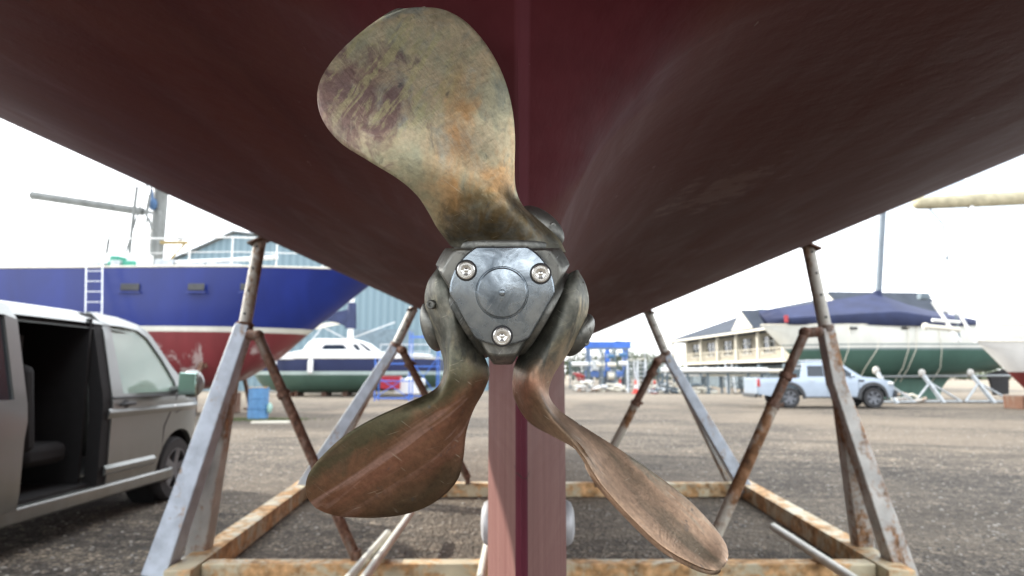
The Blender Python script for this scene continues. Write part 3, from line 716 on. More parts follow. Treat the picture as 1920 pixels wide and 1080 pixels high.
m = MB(); m.tube([L(291, 505, Ym), L(301, 380, Ym), L(312, 200, Ym), L(325, -60, Ym)], .23, 16); m.build('mast', MT['mastgrey'], blue)
m = MB(); a, b = L(268, 397, Ym), L(60, 366, Ym); m.tube([a, b], .145, 12); m.tube([a, a + Vector((.35, 0, -.04))], .05, 8); m.build('boom', MT['mastgrey'], blue)
m = MB(); m.tube([L(240, 505, 21.6), L(246, 440, 21.6), L(257, 350, 21.6)], .055, 8); m.build('whip_pole', MT['mastgrey'], blue)
m = MB(); m.beam(L(302, 455, Ym - .3), L(352, 455, Ym - .3), .25, .08); m.tube([L(346, 458, Ym - .3), L(318, 488, Ym - .3)], .04, 6); m.build('mast_bracket', simple('varnished wood', (.30, .22, .08), .5), blue)
m = MB(); m.ball(L(338, 447, Ym - .3), (.16, .1, .07), 10); m.build('spotlight', MT['plastic'], blue)
m = MB(); m.ball(L(287, 383, Ym - .3), (.14, .14, .22), 10); m.tube([L(284, 355, Ym - .3), L(287, 380, Ym - .3)], .05, 6); m.build('blue_bag', simple('blue cloth', (.05, .11, .22), .8), blue)
for x1, y1, x2, y2 in ((284, 350, 280, 470), (292, 400, 284, 500), (156, 395, 152, 500), (60, 372, 40, 500)): 
    m = MB(); m.tube([L(x1, y1, Ym), L(x2, y2, Ym)], .02, 5); m.build('rigging_wire', MT['galv'], blue)
m = MB(); m.tube([L(150, 424, Ym - .6), L(174, 500, Ym - .6)], .06, 6); m.build('rigging_strut', MT['galv'], blue)
m = MB(); p = L(238, 500, 21.3); m.box(p, (.9, .7, .28)); m.box(p + Vector((-.3, 0, .2)), (.3, .5, .25)); m.build('green_locker', simple('green canvas', (.06, .30, .22), .7), blue, bevel=.04)
for xx, hh, ww in ((265, 36, .35), (275, 26, .3)):
    p = L(xx, 503 - hh / 2, 21.2); m = MB(); m.box(p, (ww, .3, hh * .0165)); m.build('deck_box', MT['white'], blue, bevel=.05)
rail(blue, [(x, -2.0, zt + .03) for x in (-16, -14.5, -13, -11.5, -9.9, -8.3, -6.7, -5.2)] , .95, 'white', .022)
rail(blue, [(-5.2, -1.98, zt + .06), (-3.9, -1.86, zt + .1), (-2.6, -1.5, zt + .13), (-1.2, -1.1, zt + .16), (.2, -.6, zt + .19), (1.0, 0, zt + .24), (.2, .6, zt + .19), (-1.2, 1.1, zt + .16)], .95, 'white', .025, 'bow_rail')
m = MB(); m.box((-9.2, 0, zt + .35), (3.4, 2.2, .65)); m.box((-12.9, 0, zt + .5), (2.6, 2.4, .95)); m.build('deckhouse', MT['white'], blue, bevel=.12)
m = MB(); m.tube([L(330, 492, 21), L(430, 488, 21), L(520, 482, 21)], .07, 8); m.build('spare_boom', MT['white'], blue)
for xx in (-13, -8.6, -4.8):
    for sy in (-1, 1):
        m = MB(); m.beam((xx, sy * 2.6, .03), (xx, sy * 1.55, zk + .95), .12, .12); m.box((xx, sy * 2.6, .03), (.4, .4, .06)); m.box((xx, sy * 1.5, zk + .95), (.3, .1, .3)); tag(m.build('shore', MT['brace'], blue, None), None)
m = MB()
for k in range(7): m.box((-13.5 + k * 1.5, 0, zk / 2 - .02), (.35, 1.0, zk - .05))
for i, k in enumerate(range(7)):
    mm = MB(); mm.box((-13.5 + k * 1.5, 0, zk / 2 - .02), (.35, 1.0, zk - .04)); mm.build('keel_block', MT['brace'], blue, bevel=.02)
# ladder against the blue yacht
def ladder(p0, p1, wd, n, label, mat='alu', name='ladder', rr=.03, rung=.022, cat='ladder', w1=None):
    p0, p1 = Vector(p0), Vector(p1); root = thing(name, p0, label, cat); d = p1 - p0; sx = Vector((1, 0, 0)); w1 = w1 or wd
    for s in (-1, 1):
        m = MB(); m.beam(sx * s * wd / 2, d + sx * s * w1 / 2, rr, rr * 2.4); m.build('stile', MT[mat], root)
    for k in range(n):
        f = (k + .6) / n; ww = wd + (w1 - wd) * f; c = d * f; m = MB(); m.beam(c - sx * ww / 2, c + sx * ww / 2, rung * 2, rung); m.build('rung', MT[mat], root)
    return root
p1 = px(180, 452, 19.9); p0 = px(160, 812, 18.6)
lad = ladder((p0.x - .04, 18.9, 0), (px(171, 500, 20.2).x, 20.25, zt + .95), .50, 17, 'aluminium ladder leaning on the side of the blue yacht beyond the van')
# ================================================================ blue drum
dr = px(482, 786, 19); D_ = thing('oil_drum', (G(483, 786).x, G(483, 786).y, 0), 'faded blue steel drum standing on the gravel in front of the blue yacht', 'drum')
hh = .93; rr = .30
m = MB(); m.lathe([(rr, 0), (rr, .02), (rr - .008, .03), (rr - .008, hh * .32), (rr + .008, hh * .335), (rr - .008, hh * .35), (rr - .008, hh * .65), (rr + .008, hh * .665), (rr - .008, hh * .68), (rr - .008, hh - .02), (rr + .004, hh - .01), (rr + .004, hh), (rr - .02, hh), (rr - .02, hh - .03), (.001, hh - .03)], n=32); m.build('drum_body', MT['barrel'], D_)
m = MB(); m.box((0, -.02, hh - .002), (.5, .42, .03), rz=.2); m.build('drum_lid_board', MT['beamrust'], D_)
m = MB(); m.tube([(-.14, -.275, .37), (-.14, -.315, .34), (.14, -.315, .34), (.14, -.275, .37)], .012, 6); m.build('drum_handle', MT['barrel'], D_)
m = MB(); m.ball((rr + .06, -.05, .33), (.08, .1, .16), 12); m.build('side_float', simple('pale green plastic', (.30, .48, .42), .5), D_)
c = G(508, 793); m = MB(); m.box((0, 0, .025), (1.0, .22, .05), rz=.1); o = m.build('timber_plank', MT['offwhite']); o.location = (c.x, c.y, 0); tag(o, 'short pale timber plank on the ground right of the blue drum', 'plank')
mb = MB(); rg = random.Random(9)
for i in range(1300):
    cx, cy = (D_.location.x + rg.gauss(0, .8), D_.location.y + rg.gauss(-.25, .28)); hg = rg.uniform(.02, .08); a = rg.uniform(0, 6.3); dx, dy = math.cos(a) * .012, math.sin(a) * .012
    mb.add([(cx - dx, cy - dy, 0), (cx + dx, cy + dy, 0), (cx + rg.gauss(0, .02), cy + rg.gauss(0, .02), hg)], [(0, 1, 2)])
tag(mb.build('grass_tufts', simple('yard grass', (.09, .11, .04), .8)), 'thin grass and weeds round the foot of the blue drum', 'grass', None, 'stuff')
# ================================================================ van
VX = -3.70; vroot = thing('parked_van', (VX - .95, 7.33 - 4.05, 0), 'silver grey panel van with open dark side doorway, parked beside the blue yacht', 'van', R(90) - R(1.0))
# local: x forward, right side is y = -.95 ... (rotated so right side faces +X world)
def tum(z): return -.95 + (.0 if z > .45 else (.45 - z) * .12) + (max(0, z - 1.12) * .22) + max(0, z - 1.80) * .9 - .012 * math.exp(-((z - 1.0) / .05) ** 2)
def nose(x): return 0 if x < 4.05 else .34 * ((x - 4.05) / .9) ** 2.2
def side(sgn, g=0.0):
    return lambda x, z: (x, (tum(z) + nose(x) + g) * sgn * 1.0, z)
def arch(cx, r, z0=.30, n=14): return [(cx + r * math.cos(math.pi - math.pi * i / n), max(z0, .33 + r * math.sin(math.pi * i / n))) for i in range(n + 1)]
front = [(2.82, .30)] + arch(4.05, .42) + [(4.80, .34), (4.93, .50), (4.95, .85), (4.80, 1.00), (4.40, 1.13), (4.20, 1.20), (3.92, 1.42), (3.62, 1.72), (3.46, 1.84), (3.2, 1.90), (2.82, 1.92)]
wnd = [(2.99, 1.16), (3.96, 1.16), (3.93, 1.27), (3.74, 1.50), (3.52, 1.71), (3.36, 1.78), (3.1, 1.80), (2.93, 1.80)]
rear = [(.05, .36), (.60, .33)] + arch(1.05, .42) + [(1.62, .30), (1.62, 1.92), (.25, 1.92), (.08, 1.80), (.02, 1.1)]
for sgn in (1, -1):
    # sgn=1 -> local y negative side (right)
    f = side(1) if sgn == 1 else side(-1); off = (0, .045 * sgn, 0)
    m = MB(); m.sheet(front, [wnd], f, .09, off); m.build('front_side_panel', MT['vanpaint'], vroot, angle=25)
    m = MB(); m.sheet(rear, [], f, .12, off); m.build('rear_side_panel', MT['vanpaint'], vroot, angle=25)
    g = side(1, .02) if sgn == 1 else side(-1, .02)
    m = MB(); m.sheet([(2.97, 1.14), (3.98, 1.14), (3.94, 1.28), (3.75, 1.52), (3.53, 1.73), (3.36, 1.80), (3.1, 1.82), (2.92, 1.82)], [], g, .15, (0, .006 * sgn, 0)); m.build('door_window', MT['glasssky'], vroot, angle=25)
    if sgn == -1:
        m = MB(); m.sheet([(1.60, .30), (2.76, .30), (2.76, 1.92), (1.60, 1.92)], [], f, .12, off); m.build('far_side_panel', MT['vanpaint'], vroot, angle=25)  # shaped without a window to keep the interior dark
# seam around the front door, mouldings, sill
m = MB(); fs = lambda x, z, o=.0: Vector((x, tum(z) + nose(x) - o, z))
m.tube([fs(3.70, .34, .001), fs(3.72, .8, .001), fs(3.95, 1.12, .001)], .006, 6); m.tube([fs(4.35, 1.12, .0), fs(4.1, .98, .002), fs(3.93, .93, .002)], .004, 6); m.build('door_seam', MT['dark'], vroot)
m = MB(); m.loft([[fs(x, .44, .0), fs(x, .46, .022), fs(x, .50, .026), fs(x, .53, .0)] for x in [2.76 + .08 * i for i in range(11)]], True, True); m.build('rub_strip', MT['vanpaint'], vroot)
m = MB(); m.loft([[fs(x, .94, -.002), fs(x, .985, .012), fs(x, 1.0, .012), fs(x, 1.03, -.002)] for x in [2.76 + .1 * i for i in range(20)]], True, True); m.build('body_crease', MT['vanpaint'], vroot)
for sy in (-.90, .90): m = MB(); m.box((2.45, sy, .30), (3.0, .12, .12)); m.build('sill', MT['vanpaint'], vroot, bevel=.02)
m = MB(); m.box((2.2, .80, 1.1), (3.6 - 2.4, .02, 1.4)); m.box((1.55, 0, 1.84), (2.6, 1.45, .03)); m.box((.9, 0, 1.1), (.03, 1.5, 1.4)); m.build('blackout_lining', MT['interior'], vroot)  # added dark lining encloses the van interior against light
m = MB(); m.tube([fs(2.93, 1.06, .0), fs(2.95, 1.065, .04), fs(3.10, 1.065, .04), fs(3.12, 1.06, .0)], .016, 8); m.ball(fs(3.02, 1.06, .0), (.06, .012, .045), 12); m.build('door_handle', MT['plastic'], vroot)
m = MB(); m.ball(fs(3.88, 1.0, .0), (.04, .012, .018), 10); m.build('side_repeater', MT['lens'], vroot)
m = MB(); m.tube([fs(2.80, 1.125, .012), fs(4.0, 1.125, .012)], .012, 6); m.build('window_strip', MT['plastic'], vroot)
# mirror
mr = MB(); mr.ball((3.83, -1.16, 1.24), (.10, .13, .15), 18); mr.tube([(3.86, -.93, 1.17), (3.85, -1.1, 1.2)], .04, 8); mo = mr.build('wing_mirror', MT['vanpaint'], vroot)
m = MB(); m.box((3.735, -1.165, 1.24), (.03, .20, .24)); m.build('mirror_glass', MT['mirror'], mo, bevel=.03)
# roof, screen, bonnet, floor, tail
rl = []
for x, z, inx in ((.10, 1.86, 0), (.3, 1.93, 0), (1.5, 1.95, 0), (2.7, 1.95, 0), (3.2, 1.93, .01), (3.48, 1.86, .03)):
    rl.append([Vector((x, y, z - .00 + (-.115 * (abs(y) / .76) ** 5))) for y in [(-.80 + inx) * math.cos(math.pi * i / 12) for i in range(13)]])
m = MB(); m.loft(rl + [[p - Vector((0, 0, .05)) for p in r] for r in rl[::-1]], False, False); m.build('roof', MT['vanpaint'], vroot, angle=40)
m = MB(); m.loft([[Vector((x, y, z)) for y in (-w_, -w_ * .5, 0, w_ * .5, w_)] for x, z, w_ in ((3.50, 1.85, .72), (3.95, 1.45, .80), (4.28, 1.16, .84))], False, False); m.build('windscreen', MT['glasssky'], vroot)
m = MB(); m.loft([[Vector((x + .06 * (1 - (y / .8) ** 2), y, z)) for y in (-w_, -w_ * .6, 0, w_ * .6, w_)] for x, z, w_ in ((4.22, 1.19, .84), (4.55, 1.10, .78), (4.85, .95, .66), (4.95, .80, .60), (4.95, .35, .58))], False, False); m.build('bonnet', MT['vanpaint'], vroot)
m = MB(); m.box((2.4, 0, .36), (4.7, 1.76, .06)); m.build('floor', MT['interior'], vroot)
m = MB(); m.box((.10, 0, 1.1), (.06, 1.7, 1.45)); tgt = m.build('tailgate', MT['vanpaint'], vroot, bevel=.02)
m = MB(); m.box((.062, 0, 1.48), (.012, 1.3, .52)); m.build('rear_window', MT['glassdark'], tgt, bevel=.004)
for sy in (-.78, .78): m = MB(); m.box((.06, sy, 1.05), (.03, .10, .42)); m.build('tail_lamp', MT['redlens'], vroot, bevel=.01)
m = MB(); m.sheet([(2.70, .32), (2.835, .32), (2.835, 1.90), (2.70, 1.90)], [], side(1, .012), .1, (0, .12, 0)); m.build('door_pillar', MT['interior'], vroot)
m = MB(); m.box((2.66, 0, 1.1), (.03, 1.6, 1.48)); m.build('blackout_panel', MT['interior'], vroot)  # added panel: blocks the windscreen view so the doorway stays dark
m = MB(); m.box((3.95, 0, .95), (.45, 1.6, .35)); m.build('dashboard', MT['interior'], vroot, bevel=.06)
m = MB(); cst = Vector((3.58, -.42, 1.16)); axs = Vector((-.9, 0, .45)).normalized(); a_ = Vector((0, 1, 0)); b_ = axs.cross(a_)
m.tube([cst + (a_ * math.cos(t) + b_ * math.sin(t)) * .19 for t in [i * math.pi / 10 for i in range(21)]], .018, 8); m.build('steering_wheel', MT['interior'], vroot)
for nm, xx, yy in (('front_seat', 2.95, -.45), ('front_seat', 2.95, .45), ('rear_seat', 2.20, -.50), ('rear_seat', 2.20, .05), ('rear_seat', 2.20, .60)):
    m = MB(); m.box((xx + .12, yy, .68), (.50, .50, .18)); m.box((xx - .12, yy, 1.06), (.16, .50, .72), M=Matrix.Rotation(R(-8), 3, 'Y')); s_ = m.build(nm, MT['interior'], vroot, bevel=.06)
    m = MB(); m.box((xx - .16, yy, 1.56), (.11, .26, .20)); m.tube([(xx - .15, yy - .06, 1.38), (xx - .15, yy - .06, 1.5)], .01, 6); m.tube([(xx - .15, yy + .06, 1.38), (xx - .15, yy + .06, 1.5)], .01, 6); m.build('headrest', MT['interior'], s_, bevel=.04)
# slid-back door hanging outside
f = side(1, -.09); m = MB(); m.sheet([(.62, .36), (1.66, .36), (1.66, 1.88), (.62, 1.88)], [[(.74, 1.16), (1.54, 1.16), (1.54, 1.78), (.74, 1.78)]], f, .12, (0, .05, 0)); sdr = m.build('sliding_door', MT['vanpaint'], vroot, angle=25)
m = MB(); m.sheet([(.72, 1.14), (1.56, 1.14), (1.56, 1.8), (.72, 1.8)], [], side(1, -.07), .2, (0, .006, 0)); m.build('sliding_door_window', MT['glassdark'], sdr)
def wheel(root, c, r, w_, name='wheel', n=36, spokes=5, ax=(0, -1, 0), double=False, rm='rim'):
    c = Vector(c); ax = Vector(ax); m = MB()
    m.lathe([(r * .64, -w_ / 2), (r * .93, -w_ / 2), (r, -w_ * .33), (r, w_ * .33), (r * .93, w_ / 2), (r * .64, w_ / 2), (r * .62, 0)], c, ax, n); ty = m.build('wheel', MT['tyre'], root, angle=40)
    m = MB(); m.lathe([(r * .64, w_ * .48), (r * .60, w_ * .40), (r * .58, w_ * .05), (.001, w_ * .02)], c, ax, n, False); m.build('wheel_barrel', MT['plastic'], ty)
    m = MB(); m.lathe([(r * .66, w_ * .50), (r * .60, w_ * .50), (r * .60, w_ * .40)], c, ax, n, False)
    a = ax.orthogonal().normalized(); b = ax.cross(a); m.lathe([(.07, w_ * .2), (.07, w_ * .44), (.001, w_ * .46)], c, ax, 14, False)
    for k in range(spokes):
        t = 2 * math.pi * k / spokes
        for dt in ((-.16, .16) if double else (0,)):
            d = a * math.cos(t + dt) + b * math.sin(t + dt); m.beam(c + ax * w_ * .38 + d * .04, c + ax * w_ * .44 + d * r * .62, .05 if double else .08, .03, ax)
    m.build('rim', MT[rm], ty)
for xx in (1.05, 4.05):
    wheel(vroot, (xx, -.82, .33), .335, .22, rm='rimdark'); wheel(vroot, (xx, .82, .33), .335, .22, ax=(0, 1, 0), rm='rimdark')
    m = MB()
    for sg in (1, -1): pass
    m.lathe([(.41, .0), (.41, .26)], (xx, -.86, .36), (0, 1, 0), 30, False); m.build('wheel_arch_liner', MT['interior'], vroot)
# ================================================================ pickup
PY = 26.0
pa = px(1424, 768, PY); pb = px(1682, 768, PY); PL = pb.x - pa.x
pk = thing('pickup_truck', (pa.x, PY + .95, 0), 'silver blue double cab pickup with black wheel arches parked below the covered yacht', 'pickup truck', R(-3))
def ptum(z): return -.93 + max(0, z - 1.10) * .30
pf = lambda x, z: (x, ptum(z) + (0 if x < 4.4 else .3 * ((x - 4.4) / 1.0) ** 2), z)
def parch(cx, r): return [(cx + r * math.cos(math.pi - math.pi * i / 14), max(.42, .40 + r * math.sin(math.pi * i / 14))) for i in range(15)]
out = [(.05, .55)] + parch(1.25, .50) + parch(4.45, .50) + [(5.25, .45), (5.38, .62), (5.36, .92), (5.20, 1.06), (4.4, 1.18), (4.05, 1.22), (3.45, 1.66), (3.15, 1.76), (2.0, 1.78), (1.86, 1.72), (1.70, 1.18), (.06, 1.16)]
h1 = [(1.98, 1.22), (2.62, 1.22), (2.62, 1.64), (2.02, 1.64)]; h2 = [(2.76, 1.22), (3.80, 1.22), (3.42, 1.56), (3.15, 1.65), (2.76, 1.65)]
for sgn in (1, -1):
    ff = pf if sgn == 1 else (lambda x, z: (x, -pf(x, z)[1], z))
    m = MB(); m.sheet(out, [h1, h2], ff, .1, (0, .05 * sgn, 0)); m.build('body_side', MT['silver'], pk, angle=25)
    for hx in (h1, h2):
        m = MB(); cxx = sum(p[0] for p in hx) / len(hx); czz = sum(p[1] for p in hx) / len(hx)
        m.sheet([(cxx + (p[0] - cxx) * 1.05, czz + (p[1] - czz) * 1.08) for p in hx], [], lambda x, z: (ff(x, z)[0], ff(x, z)[1] + .03 * sgn, z), .2, (0, .01 * sgn, 0)); m.build('side_window', MT['glassdark'], pk)
    for cx in (1.25, 4.45):
        m = MB(); L_ = []
        for i in range(17):
            t = math.pi * (i / 16) * 1.14 - .22; L_.append([Vector((cx + r_ * math.cos(t), sgn * (pf(cx + r_ * math.cos(t), .9)[1] - g_), max(.36, .40 + r_ * math.sin(t)))) for r_, g_ in ((.49, -.03), (.50, .05), (.60, .05), (.63, -.01))])
        m.loft(L_, True, True); m.build('wheel_arch', MT['plastic'], pk)
for xx in (1.25, 4.45):
    wheel(pk, (xx, -.80, .40), .40, .26, spokes=6, double=True, rm='rimdark'); wheel(pk, (xx, .80, .40), .40, .26, spokes=6, ax=(0, 1, 0), rm='rimdark')
m = MB(); m.loft([[Vector((x, y, z - .05 * (abs(y) / .72) ** 4)) for y in (-.72, -.6, -.3, 0, .3, .6, .72)] for x, z in ((1.9, 1.74), (2.3, 1.80), (2.9, 1.81), (3.3, 1.76), (3.5, 1.66))], False, False); m.build('roof', MT['silver'], pk)
m = MB(); m.loft([[Vector((x, -w_, z)), Vector((x + .08, 0, z)), Vector((x, w_, z))] for x, z, w_ in ((3.45, 1.68, .70), (4.1, 1.2, .82))], False, False); m.build('windscreen', MT['glassdark'], pk)
m = MB(); m.loft([[Vector((x, -w_, z)), Vector((x + .08, 0, z + .03)), Vector((x, w_, z))] for x, z, w_ in ((4.05, 1.20, .84), (4.8, 1.15, .84), (5.2, 1.04, .70), (5.36, .85, .66), (5.38, .5, .62))], False, False); m.build('bonnet', MT['silver'], pk)
m = MB(); m.loft([[Vector((x, -w_, z)), Vector((x, w_, z))] for x, z, w_ in ((1.88, 1.72, .7), (1.74, 1.2, .82), (1.74, .6, .85))], False, False); m.build('cab_back', MT['glassdark'], pk)
m = MB(); m.box((.06, 0, .85), (.08, 1.7, .62)); m.build('tailgate', MT['silver'], pk, bevel=.02)
m = MB(); m.box((.0, 0, .48), (.14, 1.6, .16)); m.box((5.40, 0, .55), (.12, 1.5, .26)); m.build('bumper', MT['plastic'], pk, bevel=.03)
m = MB(); m.box((.07, -.92, .98), (.12, .05, .30)); m.build('tail_lamp', MT['redlens'], pk, bevel=.01)
m = MB(); m.ball((5.17, -.74, .96), (.16, .10, .07), 12); m.build('headlight', MT['lens'], pk)
m = MB(); m.box((2.85, -.93, .42), (2.1, .10, .07)); m.build('side_step', MT['plastic'], pk, bevel=.02)
m = MB(); m.box((2.85, 0, .60), (4.4, 1.5, .22)); m.build('chassis', MT['plastic'], pk)
for xx in (2.12, 2.98): m = MB(); m.box((xx, -.955, 1.07), (.17, .03, .035)); m.build('door_handle', MT['alu'], pk, bevel=.01)
m = MB(); m.ball((3.66, -1.04, 1.26), (.08, .10, .08), 12); m.build('wing_mirror', MT['silver'], pk)
m = MB(); m.box((4.02, -.945, 1.06), (.20, .02, .09)); m.build('wing_vent', MT['plastic'], pk, bevel=.01)
m = MB()
for xx in (2.70, 3.90): m.tube([(xx, -.938, .5), (xx, -.938, 1.18)], .006, 5)
m.build('door_seam', MT['dark'], pk)
for sy in (-.55, .55):
    m = MB(); m.tube([(2.05, sy, 1.86), (3.2, sy, 1.86)], .022, 6); m.tube([(2.1, sy, 1.79), (2.1, sy, 1.86)], .015, 5); m.tube([(3.1, sy, 1.79), (3.1, sy, 1.86)], .015, 5); m.build('roof_rail', MT['alu'], pk)
# ================================================================ motor boat (beyond the blue yacht)
YM = 38.0
def zz(pyy, Y): return px(700, pyy, Y).z
def xx_(pxx, Y): return px(pxx, 680, Y).x
mo = Vector((xx_(440, YM), YM + 1.6, 0)); XM = lambda a: xx_(a, YM) - mo.x
zk, zg, zn, zd = zz(738, YM), zz(703, YM), zz(696, YM), zz(672, YM)
mm_ = zbands('green bottom and navy topsides', (zg, (.055, .11, .085)), (zn, (.42, .52, .50)), (zd - .02, (.018, .028, .085)), (99, (.70, .72, .72)), var=.3)
mrt, _ = boat('motor_cruiser', mo, 0, 'white motor cruiser with navy band and green bottom ashore under the blue yacht bow', [
    (XM(820), XM(826), zk + .35, zd - .05, 1.5), (XM(780), XM(782), zk + .2, zd, 1.6), (XM(700), XM(700), zk + .1, zd, 1.6), (XM(620), XM(620), zk, zd, 1.6), (XM(560), XM(552), zk, zd, 1.5), (XM(510), XM(490), zk + .05, zd + .03, 1.1), (XM(480), XM(452), zk + .3, zd + .08, .5), (XM(468), XM(436), zk + .6, zd + .12, .05)], mm_, 2.6, 'motor boat', 'white')
m = MB(); YC = YM
def prof(pts, y0, y1, name, mat, root=mrt, o=mo, bev=.05):
    m = MB(); m.prism([Vector((px(a, b, YM).x - o.x, y0, px(a, b, YM).z)) for a, b in pts], (0, y1 - y0, 0)); return m.build(name, MT[mat], root, bevel=bev, angle=30)
prof([(520, 674), (536, 662), (570, 655), (650, 655), (715, 660), (800, 663), (800, 674)], -1.5, 1.5, 'coachroof', 'white')
cab = prof([(560, 660), (575, 640), (590, 634), (660, 635), (676, 640), (700, 658), (700, 664)], -1.2, 1.2, 'cabin', 'white')
for q in ([(600, 652), (606, 646), (640, 646), (650, 656), (602, 656)], [(658, 646), (665, 645), (676, 658), (668, 658)], [(670, 642), (676, 643), (696, 658), (688, 658)]):
    m = MB(); m.prism([Vector((px(a, b, YM).x - mo.x, -1.23, px(a, b, YM).z)) for a, b in q], (0, .05, 0)); m.build('cabin_window', MT['glassdark'], cab)
rail(mrt, [(XM(a), -1.45, zz(b, YM)) for a, b in ((470, 668), (500, 666), (540, 664))] , .55, 'alu', .02)
rail(mrt, [(XM(a), -1.5, zd) for a in (712, 740, 770, 805)], .8, 'alu', .025)
for a in (584, 516): m = MB(); m.tube([(XM(a), -1.78, zz(678, YM)), (XM(a), -1.80, zz(696, YM))], .16, 12); m.ball((XM(a), -1.78, zz(678, YM)), .16, 12); m.ball((XM(a), -1.8, zz(696, YM)), .16, 12); m.build('fender', MT['white'], mrt)
m = MB(); m.beam((XM(640), 0, zk + .2), (XM(705), 0, zk + .35), .12, .5); m.build('skeg', MT['dark'], mrt)
for a in (545, 600, 640, 760):
    m = MB(); m.box((XM(a), 0, (zk + .1) / 2), (.3, 1.2, zk + .1)); m.build('keel_block', MT['brace'], mrt, bevel=.02)
# ---- small yacht mast with navy sail cover standing behind the motor cruiser
YS = 43.0; so = Vector((px(655, 700, YS).x, YS, 0)); sz_ = lambda b: zz(b, YS)
sy, _ = boat('small_yacht', so, 0, 'small yacht with stubby white mast and navy sail cover behind the motor cruiser', [(-3.6, -3.8, .7, 2.0, .9), (-1, -1, .45, 1.9, 1.25), (1.5, 1.5, .5, 1.95, 1.15), (3.3, 3.7, .9, 2.1, .1)], zbands('small yacht paint', (1.2, (.05, .07, .14)), (99, (.68, .69, .68)), var=.2), 2.0, 'yacht', 'white')
m = MB(); m.tube([(0, 0, 2), (0, 0, sz_(540))], .19, 12); m.build('mast', MT['white'], sy)
m = MB(); m.tube([(0, 0, sz_(616)), (.05, 0, sz_(568))], .38, 12, .26); m.build('furled_sail', MT['navy'], sy)
m = MB(); k = 43 / F; m.prism([(-.2, -.15, sz_(580)), (-1.4, -.15, sz_(588)), (-2.6, -.15, sz_(606)), (-1.5, -.15, sz_(602)), (-.8, -.15, sz_(606)), (-.2, -.15, sz_(614))], (0, .3, 0)); m.build('sail_cover', MT['navy'], sy, bevel=.05)
m = MB(); m.prism([(-2.5, -.1, sz_(610)), (-.9, -.1, sz_(602)), (-.7, -.1, sz_(608)), (-1.6, -.1, sz_(613)), (-2.3, -.1, sz_(618))], (0, .25, 0)); m.build('boom', MT['offwhite'], sy, bevel=.03)
for a, b in (((0, 0, sz_(640)), (-1.9, 0, sz_(612))), ((.1, 0, sz_(634)), (2.9, 0, sz_(604))), ((0, 0, sz_(541)), (-3.6, 0, 2.0))):
    m = MB(); m.tube([a, b], .04, 6); m.build('stay', MT['alu'], sy)
# ---- blue work platforms and clutter by the motor boat stern
def trestle(cx, cy, wd, dp, ht, label, lad_=True, name='work_platform', mat='bluesteel', lv=3, r=.03):
    root = thing(name, (cx, cy, 0), label, 'work platform')
    for sx in (-1, 1):
        for sy_ in (-1, 1):
            m = MB(); m.tube([(sx * wd / 2, sy_ * dp / 2, 0), (sx * wd / 2, sy_ * dp / 2, ht)], r, 8); m.build('leg', MT[mat], root)
    for i in range(lv):
        z = .12 + (ht - .4) * i / max(1, lv - 1); m = MB(); m.tube([(-wd / 2, -dp / 2, z), (wd / 2, -dp / 2, z), (wd / 2, dp / 2, z), (-wd / 2, dp / 2, z), (-wd / 2, -dp / 2, z)], r * .8, 6); m.build('crossbar', MT[mat], root)
    m = MB(); m.beam((-wd / 2, 0, ht * .62), (wd / 2, 0, ht * .62), dp, .06); m.build('platform', MT['galv'], root)
    for s in (-1, 1):
        m = MB(); m.tube([(-s * wd / 2, -dp / 2, .15), (s * wd / 2, -dp / 2, ht * .6)], r * .7, 6); m.build('diagonal_brace', MT[mat], root)
    return root
a = px(738, 742, 33); trestle(a.x, 33, 1.7, 1.0, 2.1, 'low blue steel work platform in front of the cruiser stern, red box beneath')
a = px(795, 744, 36); trestle(a.x, 36, 1.5, 1.0, 3.6, 'tall blue scaffold platform partly hidden by the left propeller flank')
a = px(733, 736, 34.6); m = MB(); m.box((0, 0, .35), (1.0, .6, .6)); m.box((0, 0, .68), (1.04, .64, .05)); m.box((-.3, 0, .025), (.12, .5, .05)); m.box((.3, 0, .025), (.12, .5, .05)); o = m.build('red_box', simple('red plastic', (.38, .02, .035), .5, 0, .2, 4), bevel=.03); o.location = (a.x, 34.6, 0.5); tag(o, 'red storage box under the low blue platform', 'box')
a = px(768, 736, 34.8); m = MB(); m.box((0, 0, .42), (1.5, .8, .75)); m.box((0, 0, .82), (1.4, .7, .06)); m.lathe([(.15, .84), (.15, .92), (.02, .93)], n=14); o = m.build('white_tank', MT['white'], bevel=.08); o.location = (a.x, 34.9, 0.25); tag(o, 'white plastic tank right of the red box', 'tank')
# ================================================================ big shed
shA = px(318, 493, 52); shB = px(440, 438, 52)
sh = thing('boat_shed', (shB.x, 52, 0), 'large grey blue corrugated boat shed with low pitched gable behind the yachts', 'shed')
zr = shB.z; sl_ = (shB.z - shA.z) / (shB.x - shA.x); hwd = 15.0; ze = zr - sl_ * 9
m = MB(); m.prism([(-9, 0, 0), (22, 0, 0), (22, 0, zr - sl_ * 6), (0, 0, zr), (-9, 0, ze)], (0, .2, 0)); m.build('gable_wall', MT['shed'], sh, angle=20)
for p, q in (((-9.4, ze - .1), (0, zr + .12)), ((0, zr + .12), (22.5, zr - sl_ * 6.1))):
    m = MB(); m.prism([(p[0], -.4, p[1]), (q[0], -.4, q[1]), (q[0], -.4, q[1] + .10), (p[0], -.4, p[1] + .10)], (0, 26, 0)); m.build('roof', MT['galv'], sh)
for x_ in (-9, 22): m = MB(); m.box((x_, 13, ze / 2 - .1), (.2, 25.6, ze - .3)); m.build('side_wall', MT['shed'], sh)
m = MB(); m.box((12.0, -.06, 2.4), (5.2, .14, 4.8)); m.build('shed_door', simple('shed door', (.16, .22, .26), .5), sh, bevel=.03)
